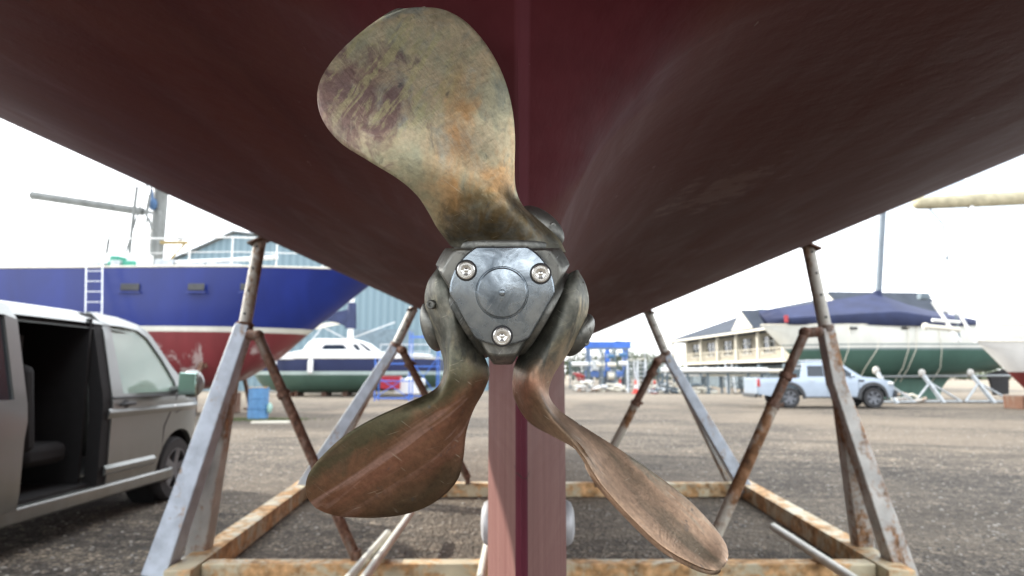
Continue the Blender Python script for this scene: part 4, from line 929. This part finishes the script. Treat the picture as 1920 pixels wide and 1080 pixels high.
# ================================================================ cones, ladders, racks (middle distance)
cone_m = zbands('orange red and white cone', (.12, (.62, .04, .025)), (.34, (.65, .05, .03)), (.60, (.74, .72, .70)), (9, (.62, .04, .025)), var=.1)
def cone(x, y, label, g='traffic cones'):
    root = thing('traffic_cone', (x, y, 0), label, 'traffic cone', group=g)
    m = MB(); m.lathe([(.21, .04), (.17, .12), (.13, .30), (.075, .66), (.045, .88), (.035, .90), (.001, .90)], n=18); m.build('cone', cone_m, root)
    m = MB(); m.box((0, 0, .022), (.56, .56, .044)); m.build('base', cone_m, root, bevel=.02)
    return root
c0 = cone(G(1192, 738).x, G(1192, 738).y, 'brightest red and white traffic cone beside the A shaped ladders')
for i, (a, b, lb) in enumerate(((1228, 738, 'traffic cone standing right of the slanting brace, amid bicycles'), (1163, 734, 'dull red traffic cone at the left, beside the pale ropes'))):
    g_ = G(a, b); c_ = dup(c0, (g_.x, g_.y, 0), 0, lb)
YL = 42
def stepl(cx, base, top, w_, label, mat='alu'):
    b = G(cx, base); k = b.y / F; h_ = (base - top) * k
    root = thing('step_ladder', (b.x, b.y, 0), label, 'ladder')
    for s in (-1, 1):
        m = MB(); m.beam((s * w_ / 2, -.35, 0), (s * w_ * .36, 0, h_), .07, .05); m.build('stile', MT[mat], root)
        m = MB(); m.beam((s * w_ / 2, .75, 0), (s * w_ * .36, .03, h_), .05, .04); m.build('rear_leg', MT[mat], root)
    for i in range(7):
        f = (i + 1) / 8; m = MB(); m.box((0, -.35 * (1 - f), h_ * f), (w_ * (1 - .25 * f), .12, .035)); m.build('tread', MT[mat], root)
    m = MB(); m.box((0, 0, h_), (w_ * .85, .3, .06)); m.build('top_plate', MT['offwhite'], root); return root
stepl(1184, 736, 676, .62, 'silver step ladder behind the brightest cone')
stepl(1204, 737, 674, .70, 'second silver step ladder with cream top, right of the first')
stepl(1368, 735, 682, .62, 'pale step ladder standing in front of the long white masts')
def rack(x0_, x1_, Y, ht, levels, label, mat='galv', name='mast_rack', n=4, dp=1.4):
    a, b = xx_(x0_, Y), xx_(x1_, Y); root = thing(name, ((a + b) / 2, Y, 0), label, 'rack'); W_ = b - a
    for i in range(n):
        x = -W_ / 2 + W_ * i / (n - 1)
        for yy in (0, dp): m = MB(); m.beam((x, yy, 0), (x, yy, ht), .12, .12); m.build('upright', MT[mat], root)
        for z in levels: m = MB(); m.beam((x, 0, z), (x, dp, z), .08, .08); m.build('arm', MT[mat], root)
    m = MB(); m.beam((-W_ / 2, 0, ht), (W_ / 2, 0, ht), .14, .14); m.build('top_rail', MT[mat], root)
    return root
MT['greysteel'] = simple('dark grey steel', (.12, .16, .19), .6, 0, .3, 2)
rack(1105, 1178, 50, 3.2, (.9, 1.7, 2.4), 'dark grey steel rack holding mast ends, left of the step ladders', 'greysteel')
rack(1250, 1440, 44, 1.36, (1.0, 1.30), 'low steel rack carrying the long white masts', 'greysteel', n=6)
def mast(p0, p1, r, mat, label, group, name='stored_mast'):
    p0, p1 = Vector(p0), Vector(p1); d = p1 - p0; root = thing(name, p0, label, 'mast', group=group)
    m = MB(); m.tube([(0, 0, 0), d], r, 14); m.build('spar', MT[mat], root)
    m = MB(); m.tube([d * .42 + Vector((0, -r * 2.5, r * 1.3)), d * .42 + Vector((0, r * 2.5, r * 1.3))], .03, 6); m.build('spreader', MT['alu'], root)
    m = MB(); m.tube([d * -.004, d * .004], r * 1.12, 14); m.build('mast_foot', MT['alu'], root); return root
gA = 'white masts lying on the low rack'
mast((xx_(1238, 44), 43.8, 1.56), (xx_(1436, 44), 43.8, 1.56), .15, 'white', 'long thick white mast lying topmost at the front of the low rack', gA)
mast((xx_(1262, 44), 44.7, 1.50), (xx_(1560, 44), 44.7, 1.52), .13, 'offwhite', 'long cream mast lying second on the low rack, running behind the pickup', gA)
mast((xx_(1290, 44), 45.1, 1.52), (xx_(1480, 44), 45.1, 1.52), .13, 'alu', 'silver mast lying rearmost on top of the low rack', gA)
mast((xx_(1246, 44), 44.1, 1.25), (xx_(1310, 44), 44.1, 1.25), .11, 'white', 'short white mast on the lower arms, left end of the low rack', gA)
mast((xx_(1318, 44), 44.2, 1.25), (xx_(1425, 44), 44.2, 1.25), .10, 'offwhite', 'cream spar on the lower arms, right part of the low rack', gA)
gB = 'spars stored on the dark rack'
for a, b, yy, z, r, mt, lb in ((1072, 1110, 50.1, 2.05, .16, 'white', 'white spar poking left beyond the dark rack'), (1118, 1134, 50.1, 2.0, .17, 'offwhite', 'cream spar end in the second bay of the dark rack'), (1139, 1155, 50.0, 2.0, .17, 'offwhite', 'cream spar end in the third bay of the dark rack'), (1160, 1177, 50.1, 2.1, .17, 'white', 'white spar end in the right bay of the dark rack'), (1140, 1156, 50.3, 1.15, .3, 'offwhite', 'fat pale roll in the middle bay, bottom level'), (1121, 1132, 50.2, 2.6, .2, 'white', 'round white fender like end high in the dark rack'), (1140, 1157, 50.4, 2.65, .15, 'barrel', 'faded blue spar high in the middle of the dark rack'), (1162, 1176, 50.4, 2.75, .15, 'barrel', 'faded blue spar high in the right bay')):
    mast((xx_(a, 50), yy, z), (xx_(b, 50), yy, z), r, mt, lb, gB)
rr_ = random.Random(5)
# piles of ropes, chain and offcuts along the edge of the yard
def pile(cx, base, w_, h_, mats, label, name, cat, n=16, seed=1):
    b = G(cx, base); k = b.y / F; q = random.Random(seed); root = thing(name, (b.x, b.y, 0), label, cat)
    for i in range(n):
        x = q.uniform(-.5, .5) * w_ * k; z = q.random() ** 1.5 * h_ * k * (1 - abs(x) / (w_ * k) * 1.2); L_ = q.uniform(.3, 1.0); a = q.uniform(-.5, .5); d = Vector((math.cos(a) * L_ / 2, q.uniform(-.2, .2), math.sin(a) * L_ / 2 * .6)); c = Vector((x, q.uniform(-.3, .3), max(.1, z))); m = MB()
        m.tube([c - d, c + Vector((0, 0, q.uniform(-.05, .12))), c + d], q.uniform(.05, .12), 8); m.build('piece', MT[q.choice(mats)], root)
    return root
pile(1108, 735, 46, 22, ('offwhite', 'white', 'postrust'), 'low heap of cream ropes and fenders before the dark rack', 'rope_heap', 'heap', 26, 1)
pile(1145, 735, 50, 18, ('offwhite', 'alu', 'offwhite'), 'long heap of pale ropes just left of the dull cone', 'rope_heap', 'heap', 26, 2)
pile(1086, 733, 18, 34, ('postrust', 'offwhite', 'redlens'), 'tall rusty heap at the keel side of the rope heaps', 'scrap_heap', 'heap', 14, 3)
pile(1255, 738, 60, 26, ('greysteel', 'alu', 'offwhite'), 'grey metal scrap heap below the low rack, left end', 'scrap_heap', 'heap', 30, 4)
pile(1305, 738, 60, 20, ('offwhite', 'greysteel', 'offwhite'), 'pale scrap heap below the low rack, right of the cradle post', 'scrap_heap', 'heap', 22, 5)
# bicycles
def bicycle(cx, base, label, rz=0, col='greysteel'):
    b = G(cx, base); root = thing('bicycle', (b.x, b.y, 0), label, 'bicycle', rz, 'bicycles by the masts')
    for x in (-.52, .52):
        m = MB(); m.tube([(x + .33 * math.cos(t), 0, .34 + .33 * math.sin(t)) for t in [i * math.pi / 12 for i in range(25)]], .025, 6)
        for k in range(8): t = k * math.pi / 4; m.tube([(x, 0, .34), (x + .32 * math.cos(t), 0, .34 + .32 * math.sin(t))], .006, 4)
        m.build('wheel', MT['tyre'], root)
    m = MB()
    for p, q in (((-.52, .34), (-.1, .30)), ((-.1, .30), (-.22, .80)), ((-.52, .34), (-.2, .74)), ((-.2, .76), (.36, .80)), ((-.1, .30), (.38, .70)), ((.36, .86), (.52, .34))): m.tube([(p[0], 0, p[1]), (q[0], 0, q[1])], .022, 6)
    m.build('frame', MT[col], root)
    m = MB(); m.ball((-.24, 0, .86), (.13, .07, .03), 10); m.build('saddle', MT['dark'], root)
    m = MB(); m.tube([(.36, 0, .82), (.33, 0, .98)], .018, 6); m.tube([(.40, -.28, 1.0), (.32, 0, .98), (.40, .28, 1.0)], .015, 6); m.build('handlebar', MT['dark'], root)
    return root
bicycle(1396, 738, 'grey bicycle parked right of the pale step ladder')
bicycle(1414, 739, 'bicycle nearest the pickup tail, below the white masts', .3, 'plastic')
bicycle(1243, 739, 'bicycle leaning at the grey scrap heap right of the rightmost cone', .2)
# ================================================================ blue travel hoist
YH = 68; ht_ = zz(645, YH); xa, xb = xx_(1103, YH), xx_(1172, YH)
th = thing('travel_hoist', (xa, YH, 0), 'bright blue travelling boat hoist gantry standing behind the dark rack', 'boat hoist')
for x_ in (0, (xb - xa) * .52, xb - xa):
    m = MB(); m.beam((x_, 0, .9), (x_, 0, ht_), .45, .4); m.build('gantry_leg', MT['bluesteel'], th)
    m = MB(); m.lathe([(.02, -.2), (.5, -.2), (.55, 0), (.5, .2), (.02, .2)], (x_, -.1, .55), (0, 1, 0), 18); m.build('wheel', MT['tyre'], th)
m = MB(); m.beam((-.4, 0, ht_ - .1), (xb - xa + .6, 0, ht_ - .1), .5, .7); m.build('top_beam', MT['bluesteel'], th)
m = MB(); m.beam((-.3, 0, 1.3), (xb - xa + .3, 0, 1.3), .4, .6); m.build('lower_beam', MT['bluesteel'], th)
m = MB(); m.beam((xb - xa - 1, -.05, ht_ + .28), (xb - xa + 1.8, -.05, ht_ + .16), .3, .12); m.build('hoist_canopy', MT['greysteel'], th)
m = MB(); m.box(((xb - xa) * .25, -.2, 2.2), (1.2, .8, 1.0)); m.build('engine_box', MT['white'], th, bevel=.05)
# lamp post
lx = xx_(1210, 75); lp = thing('lamp_post', (lx, 75, 0), 'thin grey lamp post with small head above the distant trees', 'lamp post')
m = MB(); m.tube([(0, 0, 0), (0, 0, zz(633, 75))], .10, 8, .07); m.build('pole', MT['galv'], lp)
m = MB(); m.tube([(-.7, 0, 0), (.7, 0, 0)], .04, 6); m.box((-.6, 0, 0), (.5, .3, .16)); m.box((.6, 0, 0), (.5, .3, .16)); m.v = [v + Vector((0, 0, zz(632, 75))) for v in m.v]; m.build('lamp_head', MT['galv'], lp)
# ================================================================ clubhouse with balcony
A = Vector((px(1262, 690, 76).x, 76, 0)); Bv = Vector((21.2, 51, 0)); dv = (Bv - A).normalized(); nv_ = Vector((dv.y, -dv.x, 0))
if nv_.x > 0: nv_ = -nv_               # towards the yard
ang = math.atan2(dv.y, dv.x); cb = thing('clubhouse', A, 'cream two storey clubhouse with slate roof and long white balcony railing', 'building', ang)
Lb = (Bv - A).length; ez = px(1264, 641, 76).z; bz = px(1264, 683, 76).z
# local: x along the front (towards the camera), +y side or -y side is the yard
sg = 1 if (Matrix.Rotation(-ang, 3, 'Z') @ nv_).y > 0 else -1
MT['cream'] = simple('cream boarded wall', (.42, .39, .32), .7, 0, .12, 1.2); MT['slate'] = simple('slate roof', (.062, .072, .090), .95, 0, .22, .8, .03, 5)
wins = []; x_ = 2.0
while x_ < Lb - 3: wins.append(x_); x_ += 4.1
m = MB(); wd_ = 11
m.sheet([(0, 0), (Lb, 0), (Lb, ez), (0, ez)], [[(x, bz + .75), (x + 2.0, bz + .75), (x + 2.0, bz + 2.15), (x, bz + 2.15)] for x in wins], lambda a, b: (a, -sg * 1.6, b), 3, (0, -sg * .25, 0)); m.v = [Vector((v.x, v.y, max(v.z, bz - .1))) for v in m.v]; m.build('front_wall', MT['cream'], cb, smooth=False)
m = MB(); m.box((Lb / 2, -sg * 1.9, (bz - .3) / 2), (Lb - .5, .3, bz - .3)); m.build('ground_floor_wall', MT['greysteel'], cb)  # darkened to carry the shade under the balcony in its colour
m = MB(); m.box((Lb / 2, -sg * (1.6 + wd_), ez / 2), (Lb, .25, ez)); m.build('rear_wall', MT['cream'], cb)
for x in (0.12, Lb - .12): m = MB(); m.box((x, -sg * (1.6 + wd_ / 2), ez / 2), (.24, wd_ - .3, ez - .02)); m.build('end_wall', MT['cream'], cb)
for i, x in enumerate(wins):
    m = MB(); m.box((x + 1.0, -sg * 1.72, bz + 1.45), (1.98, .05, 1.38)); w__ = m.build('window', MT['glassdark'], cb)
    m = MB()
    m.box((x + 1.0, -sg * 1.66, bz + 1.45), (.07, .08, 1.40)); m.box((x + 1.0, -sg * 1.655, bz + 1.72), (2.0, .07, .07)); m.box((x + 1, -sg * 1.54, bz + .72), (2.2, .12, .07)); m.build('window_frame', MT['white'], w__)
m = MB(); m.box((Lb / 2, -sg * .75, bz - .03), (Lb, 1.65, .16)); m.build('balcony_floor', MT['offwhite'], cb)
m = MB(); m.box((Lb / 2, 0, bz + 1.0), (Lb, .08, .09)); m.box((Lb / 2, 0, bz + .12), (Lb, .06, .07))
x_ = .1
while x_ < Lb - .1:
    m.beam((x_, 0, bz + .12), (x_ + .13, 0, bz + 1.0), .035, .035); m.beam((x_ + .34, 0, bz + .12), (x_ + .17, 0, bz + 1.0), .035, .035); x_ += .52
m.build('balcony_railing', MT['cream'], cb)
x_ = .2
while x_ < Lb:
    m = MB(); m.box((x_, 0, (ez + bz) / 2), (.20, .20, ez - bz)); m.build('balcony_post', MT['offwhite'], cb)
    m = MB(); m.box((x_, -sg * .1, bz / 2 - .15), (.34, .34, bz - .3)); m.build('ground_post', MT['greysteel'], cb); x_ += 4.1
rz_ = px(1390, 600, 68).z
m = MB(); y1, y2, ym = sg * .7, -sg * (1.6 + wd_ + .5), -sg * (1.0 + wd_ / 2); hx = 6.0
m.add([(-.8, y1, ez), (Lb + .8, y1, ez), (Lb + .8, y2, ez), (-.8, y2, ez), (hx, ym, rz_ + 1.0), (Lb - hx, ym, rz_ + 1.0), (-.8, y1, ez - .12), (Lb + .8, y1, ez - .12), (Lb + .8, y2, ez - .12), (-.8, y2, ez - .12)], [(0, 1, 5, 4), (1, 2, 5), (2, 3, 4, 5), (3, 0, 4), (0, 6, 7, 1), (1, 7, 8, 2), (2, 8, 9, 3), (3, 9, 6, 0), (6, 9, 8, 7)]); MT['slate'].node_tree.nodes['Principled BSDF'].inputs['Specular IOR Level'].default_value = .08; rf = m.build('roof', MT['slate'], cb, angle=10)
m = MB(); m.box((Lb / 2, sg * .76, ez - .06), (Lb + 1.6, .1, .16)); m.build('gutter', MT['offwhite'], cb)
for gx in (19, 32):
    m = MB(); m.add([(gx - 2.2, sg * .5, ez + .15), (gx + 2.2, sg * .5, ez + .15), (gx, sg * .5, ez + 1.9), (gx, ym, ez + 1.9), (gx - 2.2, ym, ez + .15), (gx + 2.2, ym, ez + .15)], [(0, 1, 2), (0, 2, 3, 4), (1, 5, 3, 2), (4, 3, 5)]); gb = m.build('dormer', MT['slate'], rf)
    m = MB(); m.prism([(gx - 2.0, sg * .53, ez + .18), (gx + 2.0, sg * .53, ez + .18), (gx, sg * .53, ez + 1.72)], (0, sg * .06, 0)); m.build('dormer_front', MT['offwhite'], rf)
m = MB(); m.box((13, ym + sg * 2.2, rz_ + .35), (1.0, .8, .7)); m.build('roof_vent', MT['greysteel'], rf, bevel=.1)
# ================================================================ covered yacht on the right
YY = 32.0; yo = Vector((px(1440, 650, YY + 1.5).x, YY + 1.9, 0)); XY = lambda a: xx_(a, YY + 1.5) - yo.x; ZY = lambda b: zz(b, YY + 1.0)
zg1, zs, zd = ZY(657), ZY(653), ZY(612); zk = .35
PY = lambda a, b: px(a, b, yo.y) - yo
ym_ = zbands('white topsides over green bottom', (zg1, (.055, .120, .098)), (zs, (.18, .24, .24)), (zs + .12, (.70, .70, .66)), (zs + .2, (.25, .3, .3)), (99, (.66, .67, .62)), var=.35)
cy_, _ = boat('covered_yacht', yo, 0, 'large white and green sailing yacht under a navy canvas cover behind the pickup', [
    (XY(1512), XY(1436), ZY(690), zd + .12, .05), (XY(1520), XY(1470), ZY(692), zd + .08, .75), (XY(1545), XY(1520), ZY(700), zd + .04, 1.4), (XY(1600), XY(1590), ZY(706), zd, 1.85), (XY(1680), XY(1680), ZY(710), zd, 1.95), (XY(1780), XY(1780), ZY(708), zd, 1.95), (XY(1860), XY(1870), ZY(696), zd + .03, 1.6), (XY(1910), XY(1930), ZY(680), zd + .08, 1.1)], ym_, 2.3, 'yacht', 'offwhite')
m = MB(); fin = []
for z, a, b, t in ((ZY(706), 1585, 1790, .20), (ZY(728), 1600, 1772, .17), (ZY(750), 1608, 1765, .20), (.35, 1610, 1762, .20)):
    fin.append([Vector((XY(a) + (XY(b) - XY(a)) * k, yy * t, z)) for k, yy in ((0, 0), (.1, -.6), (.35, -1), (.7, -.8), (1, 0), (.7, .8), (.35, 1), (.1, .6))])
m.loft(fin, True, True); m.build('keel', simple('green keel paint', (.07, .16, .125), .5, 0, .25, 1.5), cy_)
m = MB(); m.prism([(XY(1860), -.08, ZY(700)), (XY(1900), -.08, ZY(690)), (XY(1895), -.08, ZY(740)), (XY(1868), -.08, ZY(742))], (0, .16, 0)); m.build('rudder', MT['dark'], cy_)
rid = [(1434, 579, .15), (1470, 575, .9), (1530, 566, 1.4), (1600, 555, 1.75), (1655, 546, 1.9), (1672, 550, 1.95), (1720, 568, 1.95), (1766, 580, 1.95), (1800, 586, 1.8)]
low = [(1446, 606), (1480, 609), (1530, 611), (1600, 612), (1655, 614), (1672, 614), (1720, 615), (1766, 614), (1800, 612)]
m = MB(); rg_ = []
for (a, b, hb), (a2, b2) in zip(rid, low):
    zt_, zl_ = ZY(b), ZY(b2); zm = zl_ + (zt_ - zl_) * .38
    rg_.append([Vector((XY(a2), -hb * 1.08, zl_)), Vector((XY(a) * .5 + XY(a2) * .5, -hb * 1.03, zm)), Vector((XY(a), -hb * .5, zm + (zt_ - zm) * .52)), Vector((XY(a), 0, zt_)), Vector((XY(a), hb * .5, zm + (zt_ - zm) * .52)), Vector((XY(a) * .5 + XY(a2) * .5, hb * 1.03, zm)), Vector((XY(a2), hb * 1.08, zl_))])
m.loft(rg_, False, False); cv = m.build('canvas_cover', MT['navy'], cy_, angle=14); sm_ = cv.modifiers.new('sol', 'SOLIDIFY'); sm_.thickness = .03
m = MB(); m.box((XY(1469), -1.02, ZY(598)), (.20, .02, .36)); m.build('cover_badge', simple('red badge', (.42, .05, .06), .7), cv)
m = MB(); m.tube([(XY(1664), 0, ZY(552)), PY(1655, 400), PY(1640, 150)], .17, 14); mst = m.build('mast', simple('blue grey mast alloy', (.14, .17, .20), .5, .2, .15, 2), cy_)
m = MB(); m.tube([(XY(1664), 0, ZY(556)), (XY(1663), 0, ZY(541))], .21, 12); m.build('mast_collar', MT['navy'], cy_)
for a, b in ((1566, 1558), (1624, 1600), (1672, 1668), (1688, 1678), (1726, 1736)):
    m = MB(); m.tube([(XY(a), -2.0, ZY(614)), (XY(a * .6 + b * .4), -1.99, ZY(656)), (XY(b), -1.5, ZY(690)), (XY(b) - .1, -.9, ZY(716))], .018, 5); m.build('cover_rope', MT['offwhite'], cy_)
for a in (1575, 1668): m = MB(); m.box((XY(a), -1.93, ZY(618)), (.35, .1, .12)); m.build('deck_fitting', MT['dark'], cy_)
m = MB(); m.tube([(XY(1630), -1.2, ZY(706)), (XY(1900), -1.2, ZY(704))], .05, 6); m.build('support_rail', MT['galv'], cy_)
# stands that prop the yacht
def stand(a, base, top, label, Y):
    b = px(a, base, Y); z = zz(top, Y); root = thing('boat_stand', (b.x, Y, 0), label, 'boat stand', group='steel stands propping the covered yacht')
    m = MB(); m.beam((.0, -.5, .0), (-.32, .35, z), .14, .14); m.build('prop', MT['galv'], root)
    for s in (-1.25, .9): m = MB(); m.tube([(s, -.4, .06), (-.2, .1, z * .72)], .05, 8); m.build('leg', MT['galv'], root)
    m = MB(); m.tube([(-1.25, -.4, .08), (.9, -.4, .08)], .05, 6); m.build('foot_bar', MT['galv'], root)
    m = MB(); m.ball((-.34, .40, z + .08), (.16, .14, .20), 12); m.build('pad', MT['postrust'], root); return root
stand(1671, 768, 698, 'steel stand under the covered yacht just above the pickup bonnet', 30.2)
stand(1757, 757, 703, 'tripod steel stand with crossed legs right of the pickup', 30.6)
stand(1850, 757, 703, 'rearmost steel stand below the stern of the covered yacht', 30.6)
c = px(1706, 745, 29.5); pile(1700, 756, 40, 22, ('offwhite', 'galv', 'postrust'), 'small pale heap of blocks in front of the covered yacht keel', 'timber_heap', 'heap', 12, 8)
# ---- neighbouring boat with pulpit at the right edge
YN = 24.0; no = Vector((px(1830, 640, YN).x, YN + 1.4, 0)); XN = lambda a, b=640: px(a, b, no.y).x - no.x; ZN = lambda b: zz(b, YN + 1.4)
nb, _ = boat('white_yacht', no, 0, 'white yacht at the far right edge with stainless pulpit and furled cream sail', [(XN(1920), XN(1832), .6, ZN(640), .05), (XN(1940), XN(1870), .5, ZN(642), .7), (XN(1990), XN(1940), .45, ZN(644), 1.2), (XN(2100), XN(2100), .45, ZN(644), 1.4), (XN(2200), XN(2220), .7, ZN(644), 1.1)], zbands('white yacht paint', (1.4, (.16, .03, .03)), (99, (.68, .68, .66)), var=.2), 2.1, 'yacht', 'white')
m = MB(); m.tube([(XN(1724, 380), 0, ZN(381)), (XN(1740, 380), 0, ZN(380)), (XN(1920, 372), 0, ZN(371))], .24, 14, .28); m.ball((XN(1722, 380), 0, ZN(381)), .24, 12); m.build('furled_sail', simple('tan sail canvas', (.42, .38, .26), .8, 0, .3, 3), nb)
m = MB(); m.tube([(XN(1840), 0, ZN(640)), (XN(1846), 0, ZN(200))], .12, 12); m.build('mast', MT['alu'], nb)
for p, q in (((1738, 386), (1768, 420)), ((1775, 480), (1752, 560)), ((1768, 420), (1800, 640))):
    m = MB(); m.tube([(XN(*p), 0, ZN(p[1])), (XN(*q), 0, ZN(q[1]))], .03, 6); m.build('stay', MT['greysteel'], nb)
for pts in (((1792, 640), (1776, 604), (1748, 566)), ((1830, 642), (1800, 590), (1756, 578)), ((1748, 600), (1800, 604)), ((1728, 550), (1756, 560), (1766, 590), (1800, 640))):
    m = MB(); m.tube([(XN(a, b), 0, ZN(b)) for a, b in pts], .06, 8); m.build('pulpit_tube', MT['white'], nb)
m = MB(); m.tube([(XN(1738), 0, ZN(612)), (XN(1800), 0, ZN(618))], .10, 10); m.ball((XN(1738), 0, ZN(612)), .14, 10); m.build('bow_roller', MT['offwhite'], nb)
m = MB(); m.box((XN(1738), 0, ZN(556)), (.35, .3, .25)); m.build('anchor', MT['greysteel'], nb, bevel=.04)
for a in (1900, 2060): m = MB(); m.box((XN(a), 0, .25), (.5, 1.0, .5)); m.build('keel_block', MT['brace'], nb, bevel=.02)
# ================================================================ trees on the horizon
leaf = simple('dark foliage', (.035, .055, .025), .8, 0, .5, .8); leaf2 = simple('grey green foliage', (.085, .105, .055), .8, 0, .45, .8); bark = simple('bark', (.09, .07, .05), .9, 0, .3, 4)
def tree(x, y, h_, w_, label, mt, seed, n=1500):
    q = random.Random(seed); root = thing('tree', (x, y, 0), label, 'tree', group='trees along the horizon')
    m = MB(); m.tube([(0, 0, 0), (.1, 0, h_ * .4), (.0, .1, h_ * .8)], .035 * h_, 8, .008 * h_)
    for k in range(5): a = k * 1.3; m.tube([(0, 0, h_ * (.3 + .08 * k)), (math.cos(a) * w_ * .3, math.sin(a) * w_ * .3, h_ * (.5 + .08 * k))], .012 * h_, 6, .004 * h_)
    m.build('trunk', bark, root); m = MB(); cl = []
    for k in range(16):
        a = q.uniform(0, 6.3); r = w_ / 2 * q.random() ** .5 * .8; zc = h_ * q.uniform(.35, .85); r *= 1 - max(0, zc / h_ - .5) * 1.3; cl.append((Vector((math.cos(a) * r, math.sin(a) * r, zc)), w_ * q.uniform(.12, .22)))
    for i in range(n):
        c, r = q.choice(cl); d = Vector((q.gauss(0, 1), q.gauss(0, 1), q.gauss(0, .8))).normalized() * r * q.random() ** .4; p = c + d; s = q.uniform(.12, .26) * h_ / 7
        u = Vector((q.gauss(0, 1), q.gauss(0, 1), q.gauss(0, 1))).normalized(); v = u.orthogonal().normalized(); m.add([p - u * s, p + v * s * .6, p + u * s, p - v * s * .6], [(0, 1, 2, 3)])
    m.build('crown', mt, root, smooth=False); return root
for i, (a, top, Y, w_, lb, mt) in enumerate(((1085, 656, 95, 9, 'dark tree showing between keel and blue hoist', leaf), (1160, 652, 100, 8, 'dark tree seen through the blue hoist frame, right side', leaf), (1130, 658, 104, 7, 'grey green tree seen through the blue hoist frame, left side', leaf2), (1203, 652, 92, 9, 'rounded grey green tree behind the step ladders', leaf2), (1232, 668, 100, 8, 'low dark tree left of the clubhouse', leaf), (1175, 670, 90, 7, 'low dark tree between hoist and step ladders', leaf))):
    tree(xx_(a, Y), Y, zz(top, Y), w_, lb, mt, i + 3)
# long low hedge line / distant bank
m = MB(); q = random.Random(4); pts = []
mb = MB()
for i in range(5200):
    x = q.uniform(-130, 150); y = 135 + q.uniform(-3, 3) + abs(x) * .05; zc = q.random() ** .7 * (3.2 + 1.3 * math.sin(x * .11) + .8 * math.sin(x * .37)); s = q.uniform(.4, .9); p = Vector((x, y, zc)); u = Vector((q.gauss(0, 1), q.gauss(0, 1), q.gauss(0, 1))).normalized(); v = u.orthogonal(); mb.add([p - u * s, p + v * s * .6, p + u * s, p - v * s * .6], [(0, 1, 2, 3)])
tag(mb.build('hedgerow', leaf2, smooth=False), 'distant grey green hedge running along the horizon', 'hedge', None, 'stuff')
# steel fence panels behind the rack
fz = 2.4; fn = thing('mesh_fence', (xx_(1068, 58), 58, 0), 'grey blue steel fence behind the dark rack and ladders', 'fence')
Lf = xx_(1262, 58) - xx_(1068, 58)
for i in range(8): m = MB(); m.box((Lf * i / 7, 0, fz / 2), (.09, .09, fz)); m.build('fence_post', MT['greysteel'], fn)
m = MB()
for i in range(90): m.box((Lf * (i + .5) / 90, .02, fz / 2), (.025, .025, fz - .2))
for z in (.2, 1.2, fz - .1): m.box((Lf / 2, 0, z), (Lf, .04, .05))
m.build('fence_bars', MT['greysteel'], fn)
# ---- a little more gear on the blue yacht's deck
for pts, r in (([(305, 200), (262, 503)], .03), ([(310, 240), (226, 503)], .03), ([(300, 395), (294, 500)], .05), ([(281, 365), (274, 402), (287, 430)], .05), ([(205, 442), (196, 500)], .05), ([(214, 455), (212, 502)], .035), ([(150, 470), (170, 466), (176, 440)], .03)):
    m = MB(); m.tube([L(a, b, Ym - .8) for a, b in pts], r, 6); m.build('halyard', MT['mastgrey'], blue)
for a, h_, w_ in ((187, 10, .5), (222, 14, .3), (312, 16, .6), (365, 8, .8), (402, 12, .35), (432, 8, .7)):
    p = L(a, 503 - h_ / 2, 21.0); m = MB(); m.box(p, (w_, .4, h_ * .0165)); m.build('deck_gear', MT['galv'], blue, bevel=.03)
